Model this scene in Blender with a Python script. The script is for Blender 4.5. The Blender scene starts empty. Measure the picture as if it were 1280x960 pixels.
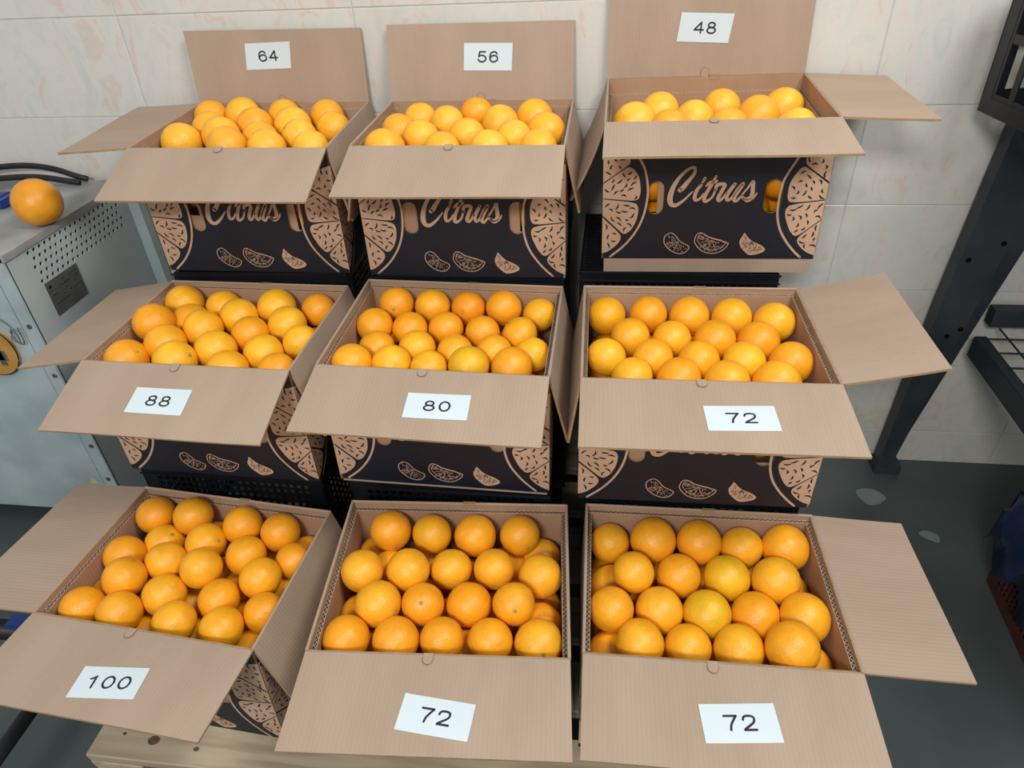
import bpy, bmesh, math, random
from math import sin, cos, pi, radians
from mathutils import Vector, Matrix, geometry
random.seed(4)
S = bpy.context.scene
COL = S.collection
ZF = 1.387                      # camera height above the floor

# ------------------------------------------------------------------ camera, world, lights, exposure
cam = bpy.data.objects.new('camera', bpy.data.cameras.new('camera'))
COL.objects.link(cam)
cam.data.sensor_width = 36
cam.data.lens = 880.49 / 1280 * 36
right = Vector((0.9911, 0.1251, -0.0462)).normalized()
fwd = Vector((-0.1285, 0.8027, -0.5824)).normalized()
up = right.cross(fwd).normalized()
right = fwd.cross(up)
cam.matrix_world = Matrix(((right.x, up.x, -fwd.x, 0), (right.y, up.y, -fwd.y, 0), (right.z, up.z, -fwd.z, ZF), (0, 0, 0, 1)))
cam.data.clip_start = 0.02
S.camera = cam
w = bpy.data.worlds.new('world'); S.world = w
w.use_nodes = True
w.node_tree.nodes['Background'].inputs[0].default_value = (0.90, 0.95, 1.0, 1)
w.node_tree.nodes['Background'].inputs[1].default_value = 0.46
def area(name, loc, target, sx, sy, power, col=(1, 1, 1)):
    l = bpy.data.lights.new(name, 'AREA'); l.shape = 'RECTANGLE'; l.size = sx; l.size_y = sy; l.energy = power; l.color = col
    o = bpy.data.objects.new(name, l); COL.objects.link(o); o.location = loc
    o.rotation_euler = (Vector(target) - Vector(loc)).to_track_quat('-Z', 'Y').to_euler()
    return o
area('ceiling_and_fill_light', (1.15, 0.25, 3.1), (0.0, 1.1, 0.6), 1.0, 0.5, 45, (1.0, 0.98, 0.95))
area('ceiling_and_fill_light', (-0.45, -1.5, 2.5), (-0.2, 1.1, 0.6), 0.7, 0.35, 46, (1.0, 0.985, 0.96))  # front fill added to brighten the front faces and fruit highlights
S.view_settings.view_transform = 'Standard'
S.view_settings.look = 'None'
S.view_settings.gamma = 1
S.view_settings.use_curve_mapping = False
S.view_settings.exposure = 0.0

# ------------------------------------------------------------------ helpers
def srgb(r, g, b):
    f = lambda c: (c / 255 / 12.92) if c <= 10 else ((c / 255 + 0.055) / 1.055) ** 2.4
    return (f(r), f(g), f(b), 1)
def newmat(name, rough=0.6, spec=0.5, metal=0.0):
    m = bpy.data.materials.new(name); m.use_nodes = True
    n = m.node_tree.nodes; b = n['Principled BSDF']
    b.inputs['Roughness'].default_value = rough; b.inputs['Metallic'].default_value = metal
    b.inputs['Specular IOR Level'].default_value = spec
    return m, n, m.node_tree.links, b
def noise(n, l, scale, detail=3, coord=None, out='Object', rough=0.5):
    tc = coord or n.new('ShaderNodeTexCoord')
    t = n.new('ShaderNodeTexNoise'); t.inputs['Scale'].default_value = scale; t.inputs['Detail'].default_value = detail; t.inputs['Roughness'].default_value = rough
    l.new(tc.outputs[out], t.inputs['Vector'])
    return t
def ramp(n, l, src, stops):
    r = n.new('ShaderNodeValToRGB'); l.new(src, r.inputs[0])
    e = r.color_ramp.elements
    e[0].position, e[0].color = stops[0]; e[1].position, e[1].color = stops[-1]
    for p, c in stops[1:-1]:
        x = e.new(p); x.color = c
    return r
def bump(n, l, b, src, strength, dist, prev=None):
    k = n.new('ShaderNodeBump'); k.inputs['Strength'].default_value = strength; k.inputs['Distance'].default_value = dist
    l.new(src, k.inputs['Height']); 
    if prev: l.new(prev.outputs[0], k.inputs['Normal'])
    l.new(k.outputs[0], b.inputs['Normal']); return k
def mat_simple(name, c1, c2, scale=8, rough=0.6, spec=0.4, metal=0, bs=0, bscale=60):
    m, n, l, b = newmat(name, rough, spec, metal)
    t = noise(n, l, scale, 5)
    r = ramp(n, l, t.outputs[0], [(0.3, c1), (0.7, c2)]); l.new(r.outputs[0], b.inputs['Base Color'])
    if bs:
        t2 = noise(n, l, bscale, 4); bump(n, l, b, t2.outputs[0], bs, 0.002)
    return m
def mat_kraft(name, c1, c2, stripes=0.25):
    m, n, l, b = newmat(name, 0.75, 0.25)
    tc = n.new('ShaderNodeTexCoord')
    mp = n.new('ShaderNodeMapping'); l.new(tc.outputs['Object'], mp.inputs[0]); mp.inputs['Scale'].default_value = (12, 3, 12)
    t = n.new('ShaderNodeTexNoise'); t.inputs['Scale'].default_value = 1.0; t.inputs['Detail'].default_value = 8; l.new(mp.outputs[0], t.inputs['Vector'])
    wv = n.new('ShaderNodeTexWave'); wv.wave_type = 'BANDS'; wv.bands_direction = 'X'; wv.inputs['Scale'].default_value = 48; wv.inputs['Distortion'].default_value = 0.35; wv.inputs['Detail'].default_value = 1
    l.new(tc.outputs['Object'], wv.inputs['Vector'])
    r = ramp(n, l, t.outputs[0], [(0.25, c1), (0.75, c2)])
    mx = n.new('ShaderNodeMixRGB'); mx.blend_type = 'MULTIPLY'; mx.inputs[0].default_value = 0.035
    l.new(r.outputs[0], mx.inputs[1]); l.new(wv.outputs[0], mx.inputs[2]); l.new(mx.outputs[0], b.inputs['Base Color'])
    bump(n, l, b, wv.outputs[0], stripes, 0.0012)
    return m
def mat_orange():
    m, n, l, b = newmat('orange_peel', 0.36, 0.5)
    oi = n.new('ShaderNodeObjectInfo')
    tc = n.new('ShaderNodeTexCoord')
    t = noise(n, l, 1.6, 5, tc)
    hs = n.new('ShaderNodeHueSaturation'); l.new(oi.outputs['Color'], hs.inputs['Color'])
    r = ramp(n, l, t.outputs[0], [(0.3, (0.88, 0.88, 0.88, 1)), (0.7, (1.06, 1.06, 1.06, 1))])
    l.new(r.outputs[0], hs.inputs['Value']); 
    l.new(hs.outputs[0], b.inputs['Base Color'])
    v = n.new('ShaderNodeTexVoronoi'); v.inputs['Scale'].default_value = 24; l.new(tc.outputs['Object'], v.inputs['Vector'])
    t2 = noise(n, l, 5, 3, tc)
    k1 = bump(n, l, b, t2.outputs[0], 0.25, 0.003)
    bump(n, l, b, v.outputs['Distance'], 0.35, 0.0007, k1)
    b.inputs['Subsurface Weight'].default_value = 0.0
    return m
def mat_wood():
    m, n, l, b = newmat('pallet_wood', 0.8, 0.2)
    tc = n.new('ShaderNodeTexCoord'); mp = n.new('ShaderNodeMapping'); l.new(tc.outputs['Object'], mp.inputs[0]); mp.inputs['Scale'].default_value = (1.2, 14, 14)
    t = n.new('ShaderNodeTexNoise'); t.inputs['Scale'].default_value = 3; t.inputs['Detail'].default_value = 8; t.inputs['Distortion'].default_value = 0.6; l.new(mp.outputs[0], t.inputs['Vector'])
    r = ramp(n, l, t.outputs[0], [(0.25, srgb(150, 134, 110)), (0.5, srgb(184, 169, 142)), (0.8, srgb(200, 188, 162))])
    l.new(r.outputs[0], b.inputs['Base Color']); bump(n, l, b, t.outputs[0], 0.4, 0.002)
    return m
def mat_tile():
    m, n, l, b = newmat('marbled_wall_tile', 0.32, 0.5)
    g = n.new('ShaderNodeNewGeometry')
    mp = n.new('ShaderNodeMapping'); l.new(g.outputs['Position'], mp.inputs[0]); mp.inputs['Rotation'].default_value = (0, 0.35, 0); mp.inputs['Scale'].default_value = (2.2, 1, 1.3)
    oi = n.new('ShaderNodeObjectInfo'); ad = n.new('ShaderNodeVectorMath'); ad.operation = 'ADD'
    cb = n.new('ShaderNodeCombineXYZ'); mu = n.new('ShaderNodeMath'); mu.operation = 'MULTIPLY'; mu.inputs[1].default_value = 37; l.new(oi.outputs['Random'], mu.inputs[0])
    l.new(mu.outputs[0], cb.inputs[1]); l.new(mp.outputs[0], ad.inputs[0]); l.new(cb.outputs[0], ad.inputs[1])
    t = n.new('ShaderNodeTexNoise'); t.inputs['Scale'].default_value = 7; t.inputs['Detail'].default_value = 9; t.inputs['Distortion'].default_value = 1.6; t.inputs['Roughness'].default_value = 0.6; l.new(ad.outputs[0], t.inputs['Vector'])
    t2 = n.new('ShaderNodeTexNoise'); t2.inputs['Scale'].default_value = 3.2; t2.inputs['Detail'].default_value = 4; l.new(ad.outputs[0], t2.inputs['Vector'])
    r = ramp(n, l, t.outputs[0], [(0.30, srgb(206, 205, 197)), (0.50, srgb(216, 213, 204)), (0.58, srgb(218, 211, 200)), (0.65, srgb(214, 198, 186)), (0.73, srgb(218, 209, 198))])
    r2 = ramp(n, l, t2.outputs[0], [(0.35, (0.94, 0.95, 0.95, 1)), (0.65, (1, 1, 1, 1))])
    mx = n.new('ShaderNodeMixRGB'); mx.blend_type = 'MULTIPLY'; mx.inputs[0].default_value = 1; l.new(r.outputs[0], mx.inputs[1]); l.new(r2.outputs[0], mx.inputs[2])
    l.new(mx.outputs[0], b.inputs['Base Color'])
    return m
M = {}
M['kraft'] = mat_kraft('kraft_cardboard', srgb(165, 143, 123), srgb(179, 157, 137), 0.12)
M['liner'] = mat_kraft('kraft_liner', srgb(166, 132, 104), srgb(180, 146, 117), 0.15)
M['edge'] = mat_simple('cardboard_edge', srgb(150, 122, 92), srgb(176, 146, 112), 40)
M['flute'] = mat_simple('cardboard_flute', srgb(176, 154, 128), srgb(204, 184, 158), 60)
M['groove'] = mat_simple('cardboard_gap_shade', srgb(48, 38, 30), srgb(62, 50, 40), 60)  # painted shade for the gaps between flutes and the tab outlines
M['ink'] = mat_simple('black_print', srgb(18, 25, 36), srgb(25, 32, 44), 6, 0.5, 0.4)
M['print'] = mat_simple('bare_kraft_print', srgb(190, 156, 128), srgb(202, 168, 141), 20, 0.7, 0.2)
M['orange'] = mat_orange()
M['stem'] = mat_simple('orange_calyx', srgb(120, 120, 66), srgb(176, 160, 104), 2)
M['paper'] = mat_simple('white_paper', srgb(206, 219, 224), srgb(213, 225, 229), 5, 0.7, 0.2)
M['numink'] = mat_simple('toner', srgb(30, 32, 38), srgb(38, 40, 46), 5)
M['wood'] = mat_wood()
M['knot'] = mat_simple('wood_knot', srgb(84, 58, 42), srgb(128, 98, 72), 120)
M['tile'] = mat_tile()
M['grout'] = mat_simple('grout', srgb(176, 184, 180), srgb(190, 196, 192), 30)
M['floor'] = mat_simple('polished_concrete', srgb(66, 74, 74), srgb(90, 98, 97), 2.2, 0.35, 0.5, 0, 0.1, 90)
M['patch'] = mat_simple('floor_patch', srgb(120, 136, 136), srgb(140, 152, 150), 20, 0.6)
M['plastic'] = mat_simple('black_plastic', srgb(14, 16, 20), srgb(22, 24, 30), 20, 0.38, 0.5)
M['cab'] = mat_simple('grey_painted_steel', srgb(150, 166, 168), srgb(182, 196, 196), 7, 0.45, 0.4, 0.0, 0.1, 40)
M['cabside'] = mat_simple('side_sheet_steel', srgb(180, 190, 190), srgb(196, 205, 203), 6, 0.4, 0.5, 0.0)
M['cabtop'] = mat_simple('worn_top_sheet', srgb(128, 126, 120), srgb(176, 178, 176), 9, 0.4, 0.5, 0.1)
M['plate'] = mat_simple('dark_rating_plate', srgb(92, 94, 95), srgb(112, 114, 113), 40, 0.4, 0.5, 0.3)
M['hole'] = mat_simple('hole_shade_and_print', srgb(8, 8, 9), srgb(12, 12, 13), 10, 0.9, 0.1)  # near-black paint for shade inside holes, also the plate print
M['screw'] = mat_simple('screw_steel', srgb(110, 112, 110), srgb(150, 150, 146), 90, 0.35, 0.5, 0.8)
M['steel'] = mat_simple('dark_rack_steel', srgb(46, 52, 56), srgb(66, 72, 76), 7, 0.5, 0.4, 0.2, 0.2, 60)
M['cable'] = mat_simple('black_rubber', srgb(26, 28, 30), srgb(36, 38, 40), 20, 0.5)
M['blue'] = mat_simple('blue_plastic', srgb(24, 50, 110), srgb(36, 66, 134), 20, 0.4)
M['bag'] = mat_simple('blue_plastic_bag', srgb(14, 30, 66), srgb(30, 52, 100), 12, 0.18, 0.7)
M['redcrate'] = mat_simple('dark_red_plastic', srgb(70, 36, 34), srgb(92, 50, 46), 20, 0.5)
M['amber'] = mat_simple('amber_disc', srgb(176, 128, 60), srgb(200, 150, 76), 20, 0.4)
M['yellow'] = mat_simple('warning_yellow', srgb(196, 190, 110), srgb(206, 200, 120), 20)

def link(o, parent=None, mat=None, M4=None):
    COL.objects.link(o)
    if mat is not None:
        for x in (mat if isinstance(mat, (list, tuple)) else [mat]): o.data.materials.append(x)
    if parent: o.parent = parent
    if M4 is not None: o.matrix_local = M4
    return o
def obj(name, bm, mat, parent=None, M4=None, smooth=False):
    me = bpy.data.meshes.new(name)
    bmesh.ops.recalc_face_normals(bm, faces=bm.faces)
    bm.to_mesh(me); bm.free()
    if smooth:
        for p in me.polygons: p.use_smooth = True
    return link(bpy.data.objects.new(name, me), parent, mat, M4)
def tag(o, label=None, cat=None, group=None, kind=None):
    if label: o['label'] = label
    if cat: o['category'] = cat
    if group: o['group'] = group
    if kind: o['kind'] = kind
    return o
def empty(name, M4, label, cat, group=None):
    o = bpy.data.objects.new(name, None); o.empty_display_size = 0.05; COL.objects.link(o); o.matrix_world = M4
    return tag(o, label, cat, group)
def T(x, y, z): return Matrix.Translation((x, y, z))
def W(x, y, z): return Vector((x, y, z + ZF))
def basis(o, ex, ey, ez):
    return Matrix(((ex[0], ey[0], ez[0], o[0]), (ex[1], ey[1], ez[1], o[1]), (ex[2], ey[2], ez[2], o[2]), (0, 0, 0, 1)))
def box(bm, x0, x1, y0, y1, z0, z1, mi=0):
    v = [bm.verts.new(p) for p in ((x0, y0, z0), (x1, y0, z0), (x1, y1, z0), (x0, y1, z0), (x0, y0, z1), (x1, y0, z1), (x1, y1, z1), (x0, y1, z1))]
    for f in ((0, 3, 2, 1), (4, 5, 6, 7), (0, 1, 5, 4), (1, 2, 6, 5), (2, 3, 7, 6), (3, 0, 4, 7)):
        bm.faces.new([v[i] for i in f]).material_index = mi
def plate_bm(bm, loops, z0, z1, mi=(0, 0, 0)):
    """prism from an outline with holes, in the xy plane; mi = material of bottom, top, sides"""
    tess = geometry.tessellate_polygon([[Vector((p[0], p[1], 0)) for p in lp] for lp in loops])
    flat = [p for lp in loops for p in lp]
    lo = [bm.verts.new((p[0], p[1], z0)) for p in flat]; hi = [bm.verts.new((p[0], p[1], z1)) for p in flat]
    for t in tess:
        if len(set(t)) < 3: continue
        try:
            bm.faces.new([lo[i] for i in t]).material_index = mi[0]
            bm.faces.new([hi[i] for i in reversed(t)]).material_index = mi[1]
        except ValueError: pass
    k = 0
    for lp in loops:
        n = len(lp)
        for i in range(n):
            a, b_ = k + i, k + (i + 1) % n
            try: bm.faces.new((lo[a], lo[b_], hi[b_], hi[a])).material_index = mi[2]
            except ValueError: pass
        k += n
def cyl(bm, c, r, d, axis='z', n=16, r2=None):
    r2 = r if r2 is None else r2
    a, b_ = [], []
    for i in range(n):
        t = 2 * pi * i / n; p = (cos(t), sin(t))
        if axis == 'z': q = lambda s, rr: (c[0] + rr * p[0], c[1] + rr * p[1], c[2] + s)
        elif axis == 'x': q = lambda s, rr: (c[0] + s, c[1] + rr * p[0], c[2] + rr * p[1])
        else: q = lambda s, rr: (c[0] + rr * p[0], c[1] + s, c[2] + rr * p[1])
        a.append(bm.verts.new(q(0, r))); b_.append(bm.verts.new(q(d, r2)))
    bm.faces.new(a); bm.faces.new(b_)
    for i in range(n): bm.faces.new((a[i], a[(i + 1) % n], b_[(i + 1) % n], b_[i]))
def catmull(pts, k=6, closed=False):
    out = []; n = len(pts)
    rng = range(n) if closed else range(n - 1)
    for i in rng:
        P = [pts[(i + j) % n] if closed else pts[min(max(i + j, 0), n - 1)] for j in (-1, 0, 1, 2)]
        for s in range(k):
            t = s / k
            out.append(tuple(0.5 * (2 * P[1][d] + (P[2][d] - P[0][d]) * t + (2 * P[0][d] - 5 * P[1][d] + 4 * P[2][d] - P[3][d]) * t * t + (3 * P[1][d] - P[0][d] - 3 * P[2][d] + P[3][d]) * t ** 3) for d in range(len(pts[0]))))
    if not closed: out.append(tuple(pts[-1]))
    return out
def tube(bm, pts, r, n=10):
    pts = [Vector(p) for p in pts]; rings = []
    for i, p in enumerate(pts):
        d = (pts[min(i + 1, len(pts) - 1)] - pts[max(i - 1, 0)]).normalized()
        a = d.cross(Vector((0, 0, 1)) if abs(d.z) < .9 else Vector((1, 0, 0))).normalized(); b_ = d.cross(a)
        rings.append([bm.verts.new(p + (a * cos(2 * pi * j / n) + b_ * sin(2 * pi * j / n)) * r) for j in range(n)])
    for i in range(len(rings) - 1):
        for j in range(n): bm.faces.new((rings[i][j], rings[i][(j + 1) % n], rings[i + 1][(j + 1) % n], rings[i + 1][j]))
    bm.faces.new(rings[0]); bm.faces.new(rings[-1])
def stroke(bm, pts, w_, z, k=6, mi=0):
    """flat brush stroke; pts (x, y[, width])"""
    P = catmull([(p[0], p[1], p[2] if len(p) > 2 else w_) for p in pts], k)
    L, R = [], []
    for i, p in enumerate(P):
        a = P[max(i - 1, 0)]; b_ = P[min(i + 1, len(P) - 1)]
        d = Vector((b_[0] - a[0], b_[1] - a[1])); d = d.normalized() if d.length > 1e-9 else Vector((1, 0)); h = p[2] / 2
        L.append(bm.verts.new((p[0] - d.y * h, p[1] + d.x * h, z))); R.append(bm.verts.new((p[0] + d.y * h, p[1] - d.x * h, z)))
    for i in range(len(P) - 1): bm.faces.new((L[i], R[i], R[i + 1], L[i + 1])).material_index = mi
    for e in (0, -1):
        p = P[e]; c = [bm.verts.new((p[0] + cos(2 * pi * j / 12) * p[2] / 2, p[1] + sin(2 * pi * j / 12) * p[2] / 2, z)) for j in range(12)]
        bm.faces.new(c).material_index = mi
def flatpoly(bm, pts, z, mi=0):
    t = geometry.tessellate_polygon([[Vector((p[0], p[1], 0)) for p in pts]])
    v = [bm.verts.new((p[0], p[1], z)) for p in pts]
    for a in t:
        try: bm.faces.new([v[i] for i in a]).material_index = mi
        except ValueError: pass
ORANGES = {
'A1':{'rows':[4,4,3,4],'top':[(-1523,2633,-182,382),(-768,2630,-128,385),(174,2657,-159,358),(1136,2646,-185,369),(-1223,1927,-236,408),(-283,2040,-199,398),(581,2037,-190,403),(1488,1950,-220,358),(-727,1325,-185,397),(118,1318,-220,362),(950,1382,-213,362),(-1450,1012,-224,408),(-307,668,-186,400),(516,666,-220,377),(1414,686,-220,358)],'low':[],'fill':[(-97,57,-68),(146,123,-73),(59,257,-77),(-25,260,-77),(-107,252,-81),(102,53,-81),(48,158,-81),(-33,143,-85),(-108,148,-85),(111,201,-85),(9,74,-85),(-151,60,-121),(-149,205,-125),(10,212,-125),(-68,206,-125),(-53,72,-129),(66,94,-133),(145,250,-133),(150,163,-141),(146,70,-145),(73,178,-149),(-136,127,-153),(0,141,-153),(57,257,-165),(-106,257,-165),(16,50,-177),(-20,258,-185),(-106,54,-185),(-77,164,-189),(106,110,-197),(129,207,-201),(-145,203,-201),(-47,97,-205),(32,177,-213)],'btn':[(10,(-0.71,-0.34,0.62))]},
'B1':{'rows':[5,5,4],'top':[(-1210,2417,-206,358),(-578,2107,-194,358),(-40,2657,-160,358),(541,2069,-200,390),(1209,2465,-200,392),(-1475,1588,-200,358),(-915,1130,-200,363),(-13,1240,-200,362),(935,1077,-198,358),(1523,1507,-202,382),(-1472,490,-212,395),(-357,453,-231,358),(537,464,-211,369),(1464,456,-200,358)],'low':[],'fill':[(-9,195,-70),(57,150,-70),(-90,57,-70),(-101,192,-75),(-67,260,-75),(144,89,-79),(10,71,-79),(60,257,-79),(144,200,-79),(-50,131,-83),(-147,111,-87),(-142,255,-91),(77,51,-107),(-7,261,-119),(114,144,-127),(39,191,-131),(-42,49,-131),(134,254,-131),(-150,184,-135),(32,113,-139),(-58,194,-139),(-135,53,-143),(-101,123,-151),(147,60,-151),(-102,258,-155),(57,257,-163),(-30,116,-183),(128,193,-183),(52,52,-187),(-7,230,-191),(57,157,-195),(-116,198,-203),(127,110,-203),(-100,71,-207)],'btn':[(3,(-1.03,-0.1,0.29))]},
'C1':{'rows':[3,3,3],'top':[(-911,2344,-480,388),(325,2467,-480,379),(1498,2315,-478,407),(-1436,1529,-485,427),(-271,1735,-480,377),(926,1732,-474,424),(-789,1075,-475,377),(287,1181,-480,377),(1503,1022,-480,377)],'low':[],'fill':[(-27,60,-88),(62,50,-88),(-138,81,-88),(-29,240,-96),(-146,256,-100),(92,245,-105),(36,175,-105),(-88,185,-109),(104,118,-109),(145,50,-121),(143,190,-133),(-23,126,-133),(-88,51,-149),(-145,132,-153),(21,64,-157),(31,247,-157),(-82,251,-157),(79,153,-177),(-35,192,-181),(146,256,-181),(145,107,-185),(-142,202,-189),(-76,112,-197),(-148,65,-201),(87,54,-205),(6,122,-213)],'btn':[]},
'A2':{'rows':[4,4,4,4,2],'top':[(-1513,2623,-258,392),(-660,2649,-342,366),(553,2623,-276,392),(1426,2671,-339,344),(-1513,1522,-74,392),(-1081,2051,-368,392),(-88,2201,-292,392),(1029,2033,-327,381),(-1002,1017,-244,392),(-521,1583,-221,392),(410,1651,-341,370),(1536,1457,-351,350),(-1513,487,-283,392),(-510,487,-248,392),(-14,1047,-331,392),(940,1073,-383,375),(482,487,-412,392),(1485,466,-350,344)],'low':[(-1535,1171,-708,370),(-784,1440,-902,370)],'fill':[(-100,57,-84),(51,220,-88),(153,220,-88),(-12,49,-92),(145,88,-92),(-11,171,-92),(-108,263,-92),(-18,261,-92),(45,122,-92),(117,156,-100),(-151,190,-100),(78,58,-112),(-67,216,-132),(-150,58,-136),(-58,86,-136),(103,248,-136),(-135,132,-140),(61,169,-148),(3,223,-152),(2,128,-152),(-151,252,-156),(111,108,-156),(153,179,-164),(15,53,-164),(153,48,-164),(-71,148,-172),(-100,55,-188),(-146,183,-192),(-55,264,-192),(61,253,-196),(153,264,-196),(-36,91,-204),(75,52,-204),(17,183,-212),(96,152,-212)],'btn':[(12,(0.83,-0.05,0.56)),(13,(0.92,-0.02,0.39))]},
'B2':{'rows':[5,5,5,5],'top':[(-1314,2660,-283,355),(-577,2658,-305,357),(147,2676,-316,339),(858,2661,-276,354),(1568,2678,-398,337),(-1552,1900,-347,353),(-871,1917,-399,344),(-180,1998,-400,339),(552,1913,-400,330),(1269,1907,-400,338),(-1323,1225,-412,336),(-582,1304,-419,345),(137,1275,-441,332),(867,1281,-414,330),(1575,1327,-451,330),(-1546,477,-264,359),(-896,688,-382,362),(-210,648,-400,330),(503,702,-355,368),(1265,723,-351,370)],'low':[],'fill':[(108,239,-88),(-93,244,-92),(34,233,-92),(-99,145,-96),(-15,159,-96),(-144,57,-96),(97,47,-96),(2,90,-100),(86,174,-100),(152,93,-100),(-152,190,-104),(-57,45,-104),(152,187,-120),(-29,233,-120),(-150,260,-128),(63,113,-128),(-150,131,-140),(-48,112,-144),(71,263,-144),(-80,193,-144),(38,49,-148),(148,253,-148),(40,192,-148),(153,47,-152),(-84,264,-160),(136,126,-160),(-96,48,-164),(8,258,-176),(111,192,-176),(-147,205,-176),(-25,52,-176),(15,136,-180),(-25,193,-188),(99,72,-188),(-106,145,-192),(-152,82,-192),(97,255,-208),(-133,263,-212),(27,76,-216),(44,204,-216),(-76,89,-220),(-47,257,-220)],'btn':[(0,(0.09,-0.98,0.2)),(2,(-0.19,-0.97,0.17)),(9,(-0.65,-0.01,0.76))]},
'C2':{'rows':[5,4,5,4],'top':[(-1542,2652,-379,363),(-762,2660,-342,355),(-9,2642,-356,373),(777,2639,-375,376),(1527,2512,-377,378),(-1123,1923,-400,358),(-387,1886,-400,344),(366,1876,-400,372),(1130,1843,-400,375),(-1561,1198,-366,344),(-760,1232,-400,354),(19,1215,-412,357),(767,1186,-404,361),(1535,1178,-394,370),(-1142,643,-400,354),(-370,617,-388,369),(401,559,-396,377),(1174,523,-369,392)],'low':[(-1535,1593,-944,370)],'fill':[(-83,230,-97),(5,227,-97),(93,225,-97),(38,107,-101),(-33,143,-101),(-73,71,-101),(-152,47,-101),(114,126,-101),(151,64,-105),(-150,262,-113),(150,186,-121),(0,51,-125),(77,49,-125),(62,169,-133),(-95,166,-137),(-149,102,-149),(135,255,-149),(-40,253,-153),(56,244,-157),(-41,104,-161),(-5,177,-161),(141,128,-169),(-153,199,-169),(70,106,-169),(-104,49,-177),(133,54,-177),(-107,259,-181),(116,195,-185),(7,54,-197),(-104,129,-205),(-70,196,-205),(5,239,-209),(17,134,-217)],'btn':[(13,(-0.98,0.39,0.16))]},
'A3':{'rows':[4,4,4,4,4],'top':[(-1534,2644,-255,371),(-696,2644,-137,371),(336,2644,-206,371),(1117,2644,-249,371),(-1101,2161,-468,371),(-192,2180,-281,371),(692,2056,-332,371),(1580,2150,-396,326),(-1534,1628,-309,371),(-663,1633,-293,371),(107,1551,-218,371),(1225,1589,-299,371),(-1110,1080,-196,371),(-332,1001,-398,371),(628,1140,-473,371),(1561,1010,-440,344),(-1534,466,-331,371),(-807,466,-300,371),(186,505,-377,360),(1034,548,-385,371)],'low':[(-577,543,-953,350),(1427,657,-1004,350),(1438,1900,-992,350),(-1555,1041,-732,350),(-179,1311,-1013,350),(1555,2665,-787,350),(783,2665,-940,350),(574,1777,-959,350),(327,676,-1034,350),(41,2175,-1093,350),(-957,1087,-1095,350),(-1169,2665,-945,350),(-358,2665,-739,350)],'fill':[(-66,191,-95),(-131,170,-99),(103,124,-107),(-146,53,-119),(-60,259,-139),(125,256,-143),(83,52,-147),(-151,225,-147),(65,220,-151),(17,164,-151),(-31,84,-151),(-152,121,-155),(151,124,-155),(-58,147,-155),(-94,58,-163),(3,258,-167),(132,194,-171),(79,124,-171),(150,57,-175),(21,46,-179),(-117,175,-179),(-44,209,-183),(-108,261,-187),(-154,53,-195),(6,115,-199),(67,265,-203),(-101,113,-203),(155,266,-207),(21,201,-211),(-43,53,-215),(89,70,-215),(155,150,-219),(-153,217,-219)],'btn':[(4,(0.63,0.06,0.77)),(5,(0.91,-0.09,0.41)),(10,(-0.87,-0.42,0.38)),(12,(0.37,0.59,0.72)),(3,(0.97,0.23,-0.38))]},
'B3':{'rows':[4,5,4,5],'top':[(-1216,2641,-277,374),(-458,2631,-315,358),(328,2631,-342,384),(1134,2625,-293,361),(-1530,1708,-236,361),(-738,1751,-244,371),(-34,1936,-420,361),(717,1937,-392,355),(1524,1824,-420,381),(-1146,1091,-292,383),(-406,1125,-315,354),(346,1221,-420,378),(1100,1145,-268,352),(-1533,467,-343,372),(-747,477,-356,371),(-14,524,-381,352),(750,554,-409,360),(1519,518,-397,386)],'low':[(1530,2640,-932,375),(1530,1752,-1196,375),(1530,1130,-827,375),(-1530,2640,-936,375),(-1530,1271,-891,375),(-1170,2090,-714,375),(-547,2640,-1025,375),(892,2390,-921,375),(330,714,-976,375),(-537,1099,-1015,375)],'fill':[(-112,67,-96),(86,139,-100),(19,223,-104),(7,150,-112),(105,63,-116),(-57,186,-116),(-142,183,-136),(-28,51,-144),(77,192,-152),(-110,247,-152),(-141,97,-156),(150,107,-156),(55,108,-160),(142,245,-164),(35,256,-168),(-82,138,-168),(-39,234,-172),(-6,162,-184),(111,51,-192),(-93,48,-192),(145,179,-196),(1,83,-204),(-114,196,-204),(92,235,-216)],'btn':[(0,(0.42,-0.89,-0.18)),(3,(0.47,-0.88,0.03)),(10,(0.08,-0.54,0.84)),(12,(0.1,-0.82,0.56)),(9,(0.9,-0.41,0.12)),(17,(0.21,-0.84,0.5))]},
'C3':{'rows':[5,4,5,4],'top':[(-1547,2657,-500,358),(-782,2612,-316,403),(11,2620,-323,395),(759,2637,-416,378),(1497,2607,-324,408),(-1168,1824,-276,358),(-376,1986,-483,376),(423,1958,-453,391),(1190,1872,-326,394),(-1534,1126,-382,370),(-750,1249,-494,393),(18,1234,-483,390),(779,1253,-502,394),(1509,1168,-343,396),(-1109,529,-383,377),(-353,592,-498,363),(414,579,-459,388),(1145,496,-213,401)],'low':[(-1520,1989,-878,385),(1520,2133,-949,385),(-1520,708,-976,385),(1520,605,-856,385),(-1520,2630,-1237,385),(-699,2630,-1082,385),(108,2286,-1065,385),(908,892,-1164,385),(-1520,1333,-1373,385)],'fill':[(-77,68,-109),(-73,174,-109),(84,174,-113),(9,74,-113),(89,258,-117),(7,150,-121),(143,134,-153),(147,49,-161),(-38,224,-165),(-118,209,-165),(-52,115,-165),(134,218,-169),(46,205,-169),(-135,53,-173),(51,63,-177),(14,138,-197),(-20,54,-197),(-114,142,-205),(89,133,-205),(81,260,-209),(-1,263,-217),(-80,262,-217)],'btn':[(16,(0.72,0.49,0.57))]}}# ------------------------------------------------------------------ setting
YW = 1.614
TW, TH, TX0, TZ0 = 0.542, 0.2148, -1.096, -0.206
def structure(name, bm, mat, parent=None, M4=None):
    o = obj(name, bm, mat, parent, M4)
    if parent is None: o['kind'] = 'structure'
    return o
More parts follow.
